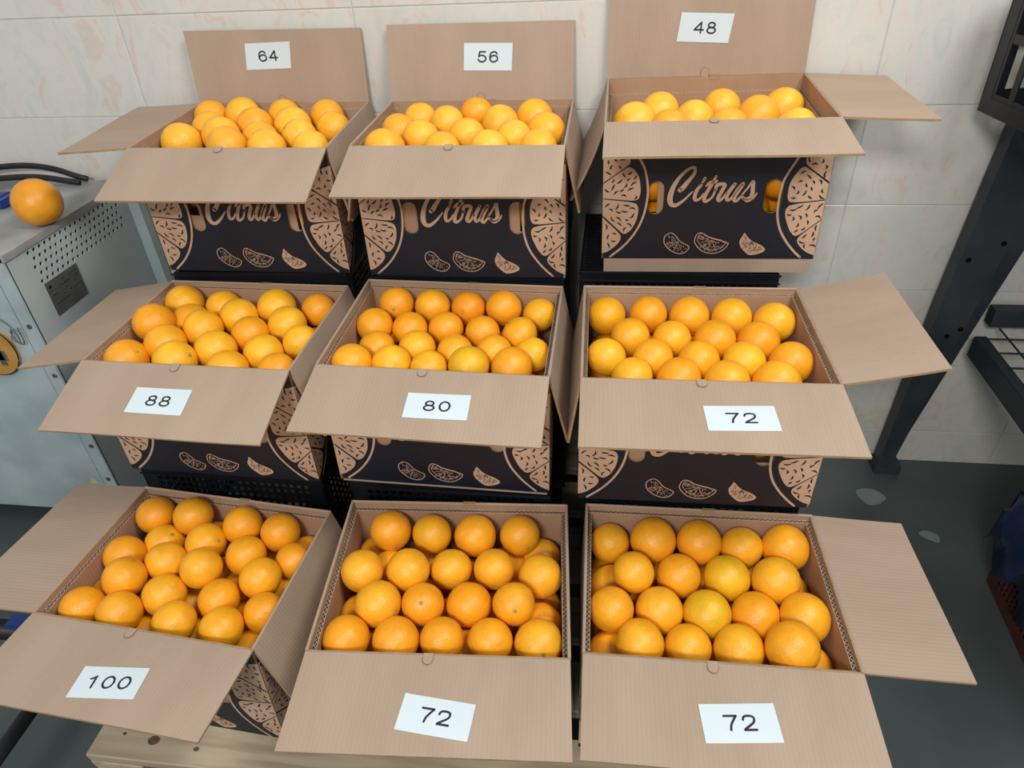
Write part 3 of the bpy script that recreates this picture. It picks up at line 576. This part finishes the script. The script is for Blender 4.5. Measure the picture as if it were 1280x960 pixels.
for i in range(5):
    a = 2 * pi * i / 5; v = [bm.verts.new(p) for p in ((0.05 * cos(a - .5), 0.05 * sin(a - .5), .985), (0.05 * cos(a + .5), 0.05 * sin(a + .5), .985), (0.13 * cos(a), 0.13 * sin(a), .968))]; bm.faces.new(v)
ME_STEM = to_mesh(bm, 'stem_button', [M['stem']])
RO = random.Random(77)
def hexc(h):  # measured fruit colours
    return srgb(*h)
PAL = [(243, 160, 22), (246, 170, 26), (240, 150, 20), (248, 178, 34), (244, 164, 20), (238, 144, 22)]
PALROW = {'1': [(255, 188, 50), (252, 181, 44), (251, 175, 42), (255, 193, 56)], '2': [(252, 182, 37), (253, 187, 40), (250, 174, 34), (248, 166, 32)], '3': [(247, 168, 32), (249, 174, 34), (245, 163, 30), (248, 176, 38)]}
NORANGE = 0
def put_orange(P, r, label, col, up=None, group=None, button=False):
    global NORANGE
    o = bpy.data.objects.new('orange', OM[NORANGE % 5]); NORANGE += 1
    COL.objects.link(o); o.location = P
    if up is not None: q = Vector(up).to_track_quat('Z', 'Y')
    else: q = Vector((RO.uniform(-.6, .6), RO.uniform(-1, .2), RO.uniform(-1, -.1))).normalized().to_track_quat('Z', 'Y')
    o.rotation_mode = 'QUATERNION'; o.rotation_quaternion = q; o.scale = (r, r, r)
    o.color = srgb(*col)
    tag(o, label, 'orange', group)
    if button:
        s = bpy.data.objects.new('stem_button', ME_STEM); COL.objects.link(s); s.parent = o
    return o
ROWN = {3: ['back', 'middle', 'front'], 4: ['back', 'second', 'third', 'front'], 5: ['back', 'second', 'middle', 'fourth', 'front']}
ORD = ['first', 'second', 'third', 'fourth', 'fifth']
GREEN = {('C3', 7): (238, 182, 32), ('C3', 11): (232, 180, 34), ('B3', 1): (238, 170, 30), ('B2', 18): (236, 180, 34), ('C2', 0): (246, 176, 28), ('B2', 2): (246, 158, 28), ('B2', 10): (246, 164, 30), ('B1', 2): (250, 170, 34), ('B3', 13): (246, 162, 28), ('B3', 11): (246, 162, 28)}
HOLE = {'C1': [((-.106, .052, -.124), 'orange seen in the left hand hole of the %s'), ((-.112, .060, -.202), 'orange low behind the left hand hole of the %s'), ((.125, .053, -.122), 'upper orange seen in the right hand hole of the %s'), ((.078, .055, -.187), 'lower orange seen in the right hand hole of the %s')],
        'A1': [((-.112, .052, -.100), 'orange seen in the left hand hole of the %s'), ((.118, .052, -.140), 'orange seen in the right hand hole of the %s')],
        'C2': [((.108, .052, -.150), 'orange seen in the right hand hole of the %s')],
        'B1': [((.118, .052, -.140), 'greenish orange seen in the right hand hole of the %s')]}
for n, D_ in ORANGES.items():
    F = FRAME[n]; F3 = F.to_3x3(); say = SAY[n]; row = n[1]
    idx = 0; btn = {}
    for i, d in D_['btn']: btn.setdefault(i, d)
    for ri, cnt in enumerate(D_['rows']):
        rr = list(range(idx, idx + cnt)); idx += cnt
        order = sorted(rr, key=lambda i: D_['top'][i][0])
        for k_, i in enumerate(order):
            x, y, z, r = [v * 1e-4 for v in D_['top'][i]]
            if k_ == 0: pos = 'leftmost orange'
            elif k_ == cnt - 1: pos = 'rightmost orange'
            else: pos = ORD[k_] + ' orange from the left'
            rn = ROWN[len(D_['rows'])][ri]
            col = GREEN.get((n, i)) or RO.choice(PALROW[row])
            put_orange(F @ Vector((x, y, z)), r, '%s in the %s row of the %s' % (pos, rn, say), col, F3 @ Vector(btn[i]) if i in btn else None, 'oranges packed in the ' + say, i in btn)
    top = [(Vector(v[:3]) * 1e-4, i) for i, v in enumerate(D_['top'])]
    used = {}
    for j, (x, y, z, r) in enumerate(D_['low']):
        p = Vector((x, y, z)) * 1e-4
        near = sorted(top, key=lambda q: (q[0] - p).length)[:2]
        def nm(i):
            acc = 0
            for ri, cnt in enumerate(D_['rows']):
                if i < acc + cnt:
                    ordr = sorted(range(acc, acc + cnt), key=lambda q: D_['top'][q][0]); k_ = ordr.index(i)
                    return '%s-row %s' % (ROWN[len(D_['rows'])][ri], ['leftmost', 'second', 'third', 'fourth', 'fifth'][k_])
                acc += cnt
        key = '%s and %s' % (nm(near[0][1]), nm(near[1][1]))
        lab = 'deeper orange in the %s, under its %s ones' % (say, key)
        if lab in used: lab = 'lower orange in the %s, by its %s ones' % (say, key)
        used[lab] = 1
        put_orange(F @ p, r * 1e-4, lab, RO.choice(PALROW[row]), None, 'oranges in the lower layers')
    hs = HOLE.get(n, [])
    R0 = sum(v[3] for v in D_['top']) / len(D_['top']) * 1e-4
    for p, lab in hs:
        put_orange(F @ Vector(p), min(R0, .0385), lab % say, (206, 186, 50) if 'green' in lab else (240, 156, 24), None, 'oranges seen through hand holes')
    # the rest of the fruit, hidden below: one loose mass per box
    bm = bmesh.new()
    for q in D_['fill']:
        p = Vector(q) * 1e-3
        if any((p - Vector(h[0])).length < R0 * 1.9 for h in hs): continue
        bmesh.ops.create_icosphere(bm, subdivisions=2, radius=R0 * 0.99, matrix=T(*p))
    me = bpy.data.meshes.new('orange_heap'); bm.to_mesh(me); bm.free(); me.materials.append(M['orange'])
    for p_ in me.polygons: p_.use_smooth = True
    h = bpy.data.objects.new('orange_heap', me); COL.objects.link(h); h.matrix_world = F; h.color = srgb(236, 150, 22)
    tag(h, 'mass of oranges below the top layers of the %s' % say, 'oranges', kind='stuff')

# ------------------------------------------------------------------ black plastic crates
def grid_wall(bm, x0, x1, z0, z1, y0, y1, px, pz, tw):
    n = max(1, int(round((x1 - x0) / px)))
    for i in range(n + 1):
        x = x0 + (x1 - x0) * i / n; box(bm, x - tw / 2, x + tw / 2, y0, y1, z0, z1)
    n = max(1, int(round((z1 - z0) / pz)))
    for i in range(n + 1):
        z = z0 + (z1 - z0) * i / n; box(bm, x0, x1, y0 + .0003, y1 - .0003, z - tw / 2, z + tw / 2)
def crate(label, M4, wd, dp, ht, mat='plastic', group='black plastic crates under the boxes', cell=(.0155, .0165, .0055)):
    root = empty('plastic_crate', M4, label, 'crate', group)
    t = 0.004; x0, x1, y0, y1 = -wd / 2, wd / 2, 0, dp
    for nm, za, zb in (('top_band', ht - .022, ht - .002), ('bottom_band', 0.0, .030)):
        bm = bmesh.new()
        box(bm, x0, x1, y0, y0 + t, za, zb); box(bm, x0, x1, y1 - t, y1, za, zb); box(bm, x0, x0 + t, y0 + t, y1 - t, za, zb); box(bm, x1 - t, x1, y0 + t, y1 - t, za, zb)
        for zz in (za, zb - .003): box(bm, x0 - .003, x1 + .003, y0 - .003, y0, zz, zz + .003)
        obj(nm, bm, M[mat], root)
    for sx in (x0, x1 - .03):
        for sy in (y0, y1 - .03):
            bm = bmesh.new(); box(bm, sx, sx + .03, sy + (.026 if sy > .01 else 0), sy + (.03 if sy > .01 else .004), .03, ht - .022)
            box(bm, sx + (.026 if sx > 0 else 0), sx + (.03 if sx > 0 else .004), sy, sy + .03, .03, ht - .022)
            obj('corner_post', bm, M[mat], root)
    for nm, a in (('front', 0), ('back', 1)):
        bm = bmesh.new(); yy = y0 if a == 0 else y1 - t
        grid_wall(bm, x0 + .03, x1 - .03, .03, ht - .022, yy + .0005, yy + t - .0005, *cell)
        tag(obj('lattice_wall', bm, M[mat], root), kind='stuff')
    for s in (0, 1):
        bm = bmesh.new(); grid_wall(bm, y0 + .03, y1 - .03, .03, ht - .022, 0.0005, t - .0005, *cell)
        xx = x0 + t if s == 0 else x1
        tag(obj('lattice_wall', bm, M[mat], root, basis((xx, 0, 0), (0, 1, 0), (-1, 0, 0), (0, 0, 1))), kind='stuff')
    bm = bmesh.new(); n = int(dp / .014)
    for i in range(n + 1):
        y = y0 + .004 + (dp - .008) * i / n; box(bm, x0 + .004, x1 - .004, y - .0022, y + .0022, ht - .008, ht)
    n = int(wd / .05)
    for i in range(n + 1):
        x = x0 + .006 + (wd - .012) * i / n; box(bm, x - .004, x + .004, y0 + .002, y1 - .002, ht - .009, ht - .001)
    tag(obj('ribbed_base', bm, M[mat], root), kind='stuff')
    return root
PT = -1.223   # pallet top
cols = {'A': 'left', 'B': 'centre', 'C': 'right'}
def bottom_of(n, dx=0.0):
    F = FRAME[n]; H = CART[n][4]
    return F, min((F @ Vector((sx * .2, sy, -H))).z for sx in (-1, 1) for sy in (0, BD)) - ZF
for c in 'ABC':
    F, zb = bottom_of(c + '2')
    o = CART[c + '2'][0]; a = math.atan2(CART[c + '2'][1][1], CART[c + '2'][1][0])
    crate('black latticed plastic crate on the pallet under the %s' % SAY[c + '2'], T(o[0], o[1] + {'A': .012, 'B': .012, 'C': .034}[c], PT + ZF) @ Matrix.Rotation(a, 4, 'Z'), .392, .30, zb - PT - .0005)
    F, zb = bottom_of(c + '1')
    o = CART[c + '1'][0]; dx = {'A': -.008, 'B': 0, 'C': -.046}[c]; a = math.atan2(CART[c + '1'][1][1], CART[c + '1'][1][0])
    hh = (zb - PT) / 2 - .0005
    for k_ in (0, 1):
        crate('black plastic crate, %s of the two stacked under the %s' % (['lower', 'upper'][k_], SAY[c + '1']), T(o[0] + dx, o[1] + .004, PT + ZF + k_ * (hh + .0003)) @ Matrix.Rotation(a, 4, 'Z'), .388, .30, hh)

# ------------------------------------------------------------------ wooden pallet
root = empty('pallet', T(-0.262, 1.06, 0), 'rough wooden pallet under the bottom row of boxes', 'pallet')
PX0, PX1, PY0, PY1 = -0.886, 0.362, 0.524, 1.596
def board(nm, x0, x1, y0, y1, z0, z1, seed):
    bm = bmesh.new(); cx, cy, cz = (x0 + x1) / 2, (y0 + y1) / 2, (z0 + z1) / 2
    box(bm, x0 - cx, x1 - cx, y0 - cy, y1 - cy, z0 - cz, z1 - cz); bmesh.ops.bevel(bm, geom=bm.edges[:], offset=.002, segments=1, affect='EDGES')
    R = random.Random(seed)
    for v in bm.verts: v.co += Vector((R.uniform(-.001, .001), R.uniform(-.001, .001), R.uniform(-.0006, .0003)))
    L = T(cx + .262, cy - 1.06, cz)
    if y1 - y0 > x1 - x0:
        for v in bm.verts: v.co = Vector((v.co.y, -v.co.x, v.co.z))
        L = L @ Matrix.Rotation(pi / 2, 4, 'Z')
    return obj(nm, bm, M['wood'], root, L)
zt = PT + ZF
bw = [.115, .10, .10, .145, .10, .10, .115]; gap = (PY1 - PY0 - sum(bw)) / 6; y = PY0
for i, b_ in enumerate(bw):
    fb = board('deck_board', PX0 + (.004 * (i % 3)), PX1, y, y + b_, zt - .024, zt, i)
    if i == 0:
        for (kx, ky, r) in ((-0.775, .560, .0085), (-0.69, .553, .004), (-0.835, .566, .0028), (-0.63, .600, .004), (-0.16, .556, .004)):
            bm = bmesh.new(); pts = [(r * 1.25 * cos(2 * pi * j / 14) * (1 + .1 * sin(j * 2)), r * sin(2 * pi * j / 14)) for j in range(14)]
            plate_bm(bm, [pts], 0, .0004); obj('knot', bm, M['knot'], fb, T(kx - (PX0 + PX1) / 2, ky - (y + b_ / 2), .0122))
    y += b_ + gap
for i, x in enumerate((PX0, (PX0 + PX1) / 2 - .05, PX1 - .10)):
    board('stringer_board', x, x + .10, PY0, PY1, zt - .046, zt - .0242, 20 + i)
    board('bottom_board', x, x + .10, PY0, PY1, 0.0005, .022, 30 + i)
    for j, yy in enumerate((PY0, (PY0 + PY1) / 2 - .06, PY1 - .12)): board('spacer_block', x + .002, x + .098, yy + .002, yy + .118, .0222, zt - .0462, 40 + i * 3 + j)

# ------------------------------------------------------------------ grey cabinet on the left
CX1, CY0, CY1, CZ0, CZ1 = -1.215, 1.164, 1.596, -1.303, -0.570
root = empty('equipment_cabinet', T(-1.5, 1.38, 0), 'grey steel equipment cabinet with perforated side, beside the left boxes', 'cabinet')
RT = T(1.5, -1.38, 0)
def cpart(nm, bm, mat, par=None, M4=None):
    for v in bm.verts: pass
    return obj(nm, bm, M[mat] if isinstance(mat, str) else mat, par or root, (RT @ M4) if par is None and M4 is not None else (M4 if M4 is not None else (RT if par is None else Matrix())))
X0 = -1.95
bm = bmesh.new(); box(bm, X0, CX1 - .004, CY0 + .004, CY1, CZ0 + ZF, CZ1 + ZF - .004); cpart('body', bm, 'hole')  # solid core painted near-black so the perforations look dark
bm = bmesh.new(); box(bm, X0, CX1 + .004, CY0 - .004, CY1 + .002, CZ1 + ZF - .003, CZ1 + ZF)
box(bm, CX1 + .0012, CX1 + .004, CY0 - .004, CY1 + .002, CZ1 + ZF - .016, CZ1 + ZF - .003)
box(bm, X0, CX1 + .0012, CY0 - .004, CY0 - .0022, CZ1 + ZF - .016, CZ1 + ZF - .003); bmesh.ops.bevel(bm, geom=bm.edges[:], offset=.0008, segments=1, affect='EDGES'); cpart('top_panel', bm, 'cabtop')
# side panel: local x = +y, local y = up, normal +x
holes = []
for r in range(5):
    for c_ in range(18):
        if r == 0 and c_ > 16: continue
        hx = 1.229 + c_ * .0178 + (r % 2) * .0089 * 0 + r * .0006; hz = -.5955 - r * .0168
        if r % 2: hx += .0089
        holes.append([(hx - CY0 + .0048 * cos(2 * pi * j / 8), hz - CZ0 + .0048 * sin(2 * pi * j / 8)) for j in range(8)])
for r in range(3):
    for c_ in range(2):
        hx, hz = 1.36 + c_ * .018 + .009 * (r % 2), -1.13 - r * .02
        holes.append([(hx - CY0 + .004 * cos(2 * pi * j / 8), hz - CZ0 + .004 * sin(2 * pi * j / 8)) for j in range(8)])
bm = bmesh.new(); plate_bm(bm, [[(0, 0), (CY1 - CY0, 0), (CY1 - CY0, CZ1 - CZ0 - .004), (0, CZ1 - CZ0 - .004)]] + holes, -.0035, 0)
side = cpart('perforated_side_panel', bm, 'cabside', None, basis((CX1, CY0, CZ0 + ZF), (0, 1, 0), (0, 0, 1), (1, 0, 0)))
bm = bmesh.new(); plate_bm(bm, [[(.065, .5535), (.1735, .5535), (.1755, .6310), (.066, .6330)]], 0.0002, .0010); rp = cpart('rating_plate', bm, 'plate', side)
tag(rp, 'dark grey rating plate with fine print')
bm = bmesh.new()
for r in range(5):
    for c_ in range(9):
        if random.random() < .3: continue
        x = .076 + c_ * .0105; z = .620 - r * .0105; box(bm, x, x + random.uniform(.004, .008), z, z + .0012, .0011, .0014)
flatpoly(bm, [(.0725, .617), (.0815, .617), (.077, .626)], .0013); 
cpart('plate_print', bm, 'hole', rp)
# front panel
bm = bmesh.new(); box(bm, X0, CX1 - .036, CY0 - .002, CY0 + .004, CZ0 + ZF, CZ1 + ZF - .004); fpn = cpart('front_panel', bm, 'cab')
bm = bmesh.new(); box(bm, CX1 - .034, CX1, CY0 - .004, CY0 + .004, CZ0 + ZF, CZ1 + ZF - .004); bmesh.ops.bevel(bm, geom=bm.edges[:], offset=.0015, segments=2, affect='EDGES'); trim = cpart('corner_trim', bm, 'cab')
for z in (-.735, -.864, -1.073, -1.182):
    bm = bmesh.new(); cyl(bm, (CX1 - .014, CY0 - .0065, z + ZF), .0055, .003, 'y', 12); cpart('screw', bm, 'screw')
bm = bmesh.new(); cyl(bm, (-1.356, CY0 - .010, -.797 + ZF), .066, .008, 'y', 40); dk = cpart('amber_disc', bm, 'amber'); tag(dk, 'round amber disc with a dark rim')
bm = bmesh.new(); tube(bm, [(-1.356 + .066 * cos(2 * pi * i / 40), CY0 - .009, -.797 + ZF + .066 * sin(2 * pi * i / 40)) for i in range(41)], .0016, 6); cpart('disc_rim', bm, 'cable')
bm = bmesh.new(); box(bm, -1.372, -1.318, CY0 - .0112, CY0 - .010, -.822 + ZF, -.797 + ZF); box(bm, -1.34, -1.326, CY0 - .0112, CY0 - .010, -.835 + ZF, -.79 + ZF); cpart('disc_mark', bm, 'plate')
bm = bmesh.new(); tube(bm, catmull([(-1.45, CY0 - .005, -.66 + ZF), (-1.36, CY0 - .006, -.700 + ZF), (-1.30, CY0 - .008, -.712 + ZF), (-1.272, CY0 - .009, -.738 + ZF), (-1.280, CY0 - .012, -.765 + ZF), (-1.262, CY0 - .012, -.77 + ZF), (-1.264, CY0 - .012, -.742 + ZF), (-1.276, CY0 - .010, -.745 + ZF), (-1.273, CY0 - .010, -.772 + ZF), (-1.256, CY0 - .010, -.775 + ZF), (-1.254, CY0 - .01, -.735 + ZF)], 5), .0013, 6); cpart('wire_loop', bm, 'screw')
bm = bmesh.new(); pts = [(-1.289, -1.203), (-1.262, -1.203), (-1.2755, -1.180)]
v = [bm.verts.new((p[0], CY0 - .0026, p[1] + ZF)) for p in pts]; bm.faces.new(v)
wl = cpart('warning_sticker', bm, 'yellow'); tag(wl, 'small yellow warning triangle sticker')
for x in (CX1 - .06, X0 + .02):
    for y in (CY0 + .03, CY1 - .07):
        bm = bmesh.new(); box(bm, x, x + .04, y, y + .04, .001, CZ0 + ZF); cpart('foot', bm, 'steel')
bm = bmesh.new(); box(bm, CX1 + .0005, CX1 + .030, CY1 - .014, CY1 + .014, .001, CZ1 + ZF + .0); cpart('rear_post', bm, 'cab')
r = .050
put_orange(Vector((-1.2285, 1.3236, CZ1 + ZF + r * .975)), r, 'single large orange lying on top of the grey cabinet', (236, 158, 34), (-.7, -.2, -.4))
bm = bmesh.new(); box(bm, -1.56, -1.392, 1.402, 1.468, CZ1 + ZF + .0005, CZ1 + ZF + .020); bmesh.ops.bevel(bm, geom=bm.edges[:], offset=.004, segments=2, affect='EDGES')
for i in range(5): box(bm, -1.55 + i * .03, -1.535 + i * .03, 1.41, 1.46, CZ1 + ZF + .020, CZ1 + ZF + .022)
tag(obj('plastic_tray', bm, M['blue']), 'small blue plastic piece on top of the grey cabinet', 'tray')
for j, pts in enumerate(([(-1.75, 1.57, -.572 + .008), (-1.62, 1.578, -.545), (-1.535, 1.585, -.532), (-1.45, 1.585, -.528), (-1.38, 1.583, -.536), (-1.325, 1.58, -.553), (-1.30, 1.585, -.566 + .004)],
                         [(-1.75, 1.54, -.562), (-1.62, 1.545, -.560), (-1.545, 1.55, -.551), (-1.45, 1.55, -.545), (-1.39, 1.552, -.547), (-1.34, 1.556, -.556), (-1.305, 1.56, -.562)])):
    bm = bmesh.new(); tube(bm, catmull([(a, b_, c_ + ZF) for a, b_, c_ in pts], 6), .0072, 10)
    tag(obj('cable', bm, M['cable'], smooth=True), ['black cable arching along the wall, the rear of the two', 'black cable lying in front of the other on the cabinet'][j], 'cable', 'cables behind the cabinet')

# ------------------------------------------------------------------ dark tube cart, lower left
root = empty('tube_cart', T(-1.1, .6, 0), 'black tubular cart frame beside the pallet at lower left', 'cart')
CRT = T(1.1, -.6, 0)
def tpart(nm, pts, r, mat='cable'):
    bm = bmesh.new(); tube(bm, [(a, b_, c_ + ZF) for a, b_, c_ in pts], r, 12); return obj(nm, bm, M[mat], root, CRT, True)
tpart('side_rail', [(-1.024, .25, -1.2), (-1.020, .76, -1.2)], .0135)
tpart('cross_bar', [(-1.75, .735, -1.2), (-1.020, .735, -1.2)], .020)
tpart('cross_bar', [(-1.75, .27, -1.2), (-1.024, .27, -1.2)], .0135)
for x, y in ((-1.022, .735), (-1.024, .27), (-1.7, .735), (-1.7, .27)): tpart('leg', [(x, y, -1.2), (x, y, -1.386)], .011)
bm = bmesh.new(); box(bm, -1.176, -1.128, .722, .752, -1.179 + ZF, -1.168 + ZF); bmesh.ops.bevel(bm, geom=bm.edges[:], offset=.003, segments=2, affect='EDGES')
tag(obj('clip', bm, M['blue'], root, CRT), 'blue plastic clip')

# ------------------------------------------------------------------ storage rack on the right
root = empty('storage_rack', T(1.0, 1.4, 0), 'dark steel storage rack against the wall at right', 'rack')
RR = T(-1.0, -1.4, 0)
def rpart(nm, bm, mat='steel', par=None): return obj(nm, bm, M[mat], par or root, RR if par is None else Matrix())
def xz_plate(pts, y0, y1):
    bm = bmesh.new(); lo = [bm.verts.new((p[0], y0, p[1] + ZF)) for p in pts]; hi = [bm.verts.new((p[0], y1, p[1] + ZF)) for p in pts]
    bm.faces.new(lo); bm.faces.new(hi)
    for i in range(len(pts)): bm.faces.new((lo[i], lo[(i + 1) % len(pts)], hi[(i + 1) % len(pts)], hi[i]))
    return bm
leg = rpart('leg', xz_plate([(.7577, -1.36), (.7926, -1.36), (.8516, -.87), (.905, -.445), (.800, -.445), (.7746, -.872)], 1.555, 1.561))
rpart('leg_web', xz_plate([(.786, -1.36), (.810, -1.36), (.9024, -.86), (.985, -.445), (.895, -.445), (.8455, -.87)], 1.592, 1.598))
rpart('leg_web', xz_plate([(.7577, -1.36), (.7577 + .005, -1.36), (.7796, -.872), (.805, -.445), (.800, -.445), (.7746, -.872)], 1.561, 1.598))
rpart('foot_plate', xz_plate([(.752, -1.3865), (.818, -1.3865), (.818, -1.36), (.752, -1.36)], 1.55, 1.603))
for x, z in ((.813, -.94), (.838, -.92), (.80, -.74), (.86, -.70), (.865, -.52)):
    bm = bmesh.new(); cyl(bm, (x, 1.5535, z + ZF), .006, .0015, 'y', 12); rpart('bolt_hole_shade', bm, 'hole')  # flat black discs paint the shade of open holes
bm = bmesh.new(); box(bm, .872, .902, .55, 1.555, -.9925 + ZF, -.936 + ZF); bmesh.ops.bevel(bm, geom=bm.edges[:], offset=.003, segments=2, affect='EDGES'); rpart('side_beam', bm)
bm = bmesh.new(); box(bm, .902, 1.7, 1.56, 1.59, -.915 + ZF, -.870 + ZF); rpart('rear_beam', bm)
bm = bmesh.new(); box(bm, .905, 1.7, .55, .58, -.98 + ZF, -.936 + ZF); rpart('front_beam', bm)
for i in range(16):
    bm = bmesh.new(); tube(bm, [(.895, .62 + i * .061, -.933 + ZF), (1.7, .62 + i * .061, -.933 + ZF)], .0024, 6); rpart('shelf_wire', bm)
for i in range(12):
    bm = bmesh.new(); tube(bm, [(.935 + i * .066, .57, -.928 + ZF), (.935 + i * .066, 1.575, -.928 + ZF)], .0024, 6); rpart('shelf_wire', bm)
bm = bmesh.new(); box(bm, .80, .84, .60, 1.598, -.445 + ZF, -.412 + ZF); rpart('side_beam', bm)
bm = bmesh.new(); box(bm, .805, 1.7, .60, 1.598, -.4445 + ZF, -.4405 + ZF); rpart('shelf_shade_panel', bm)  # solid sheet added to shade the floor and wall beneath the rack
bm = bmesh.new(); box(bm, .84, 1.7, 1.56, 1.598, -.445 + ZF, -.412 + ZF); rpart('rear_beam', bm)
bm = bmesh.new(); box(bm, .84, 1.7, .60, .64, -.445 + ZF, -.412 + ZF); rpart('front_beam', bm)
crate('black slotted plastic crate on the upper rack shelf, top right corner', T(.731 + .195, 1.545 - .27, -.4108 + ZF) @ Matrix.Rotation(radians(8), 4, 'Z'), .36, .29, .26, 'plastic', None, (.060, .085, .016))

# ------------------------------------------------------------------ crate with blue bag, lower right
crate('dark red slotted crate on the floor at right, half covered by a bag', T(1.075, .80, 0.0005) @ Matrix.Rotation(radians(-3), 4, 'Z'), .38, .385, .26, 'redcrate', None)
bm = bmesh.new(); nx, ny = 34, 34; vv = {}
for i in range(nx + 1):
    for j in range(ny + 1):
        u = i / nx * 2 - 1; v_ = j / ny * 2 - 1
        x = 1.085 + .225 * u; y = 1.02 + .215 * v_
        e = max(abs(u), abs(v_)); dome = (1 - abs(u) ** 3) * (1 - abs(v_) ** 3)
        z = .268 + .10 * dome ** .6 + .012 * sin(9 * u + 3 * v_) * dome + .008 * sin(17 * v_ - 5 * u)
        if e > .86: z -= (e - .86) / .14 * (.16 + .03 * sin(11 * (u - v_))); 
        if e > .86: x = 1.085 + .225 * u * (1 - (e - .86) * .45) ; y = 1.02 + .215 * v_ * (1 - (e - .86) * .3)
        vv[i, j] = bm.verts.new((x, y, z))
for i in range(nx):
    for j in range(ny): bm.faces.new((vv[i, j], vv[i + 1, j], vv[i + 1, j + 1], vv[i, j + 1]))
o = obj('plastic_bag', bm, M['bag'], smooth=True); tag(o, 'crumpled dark blue plastic bag over the red crate at the right edge', 'bag')
sm = o.modifiers.new('s', 'SOLIDIFY'); sm.thickness = .0015
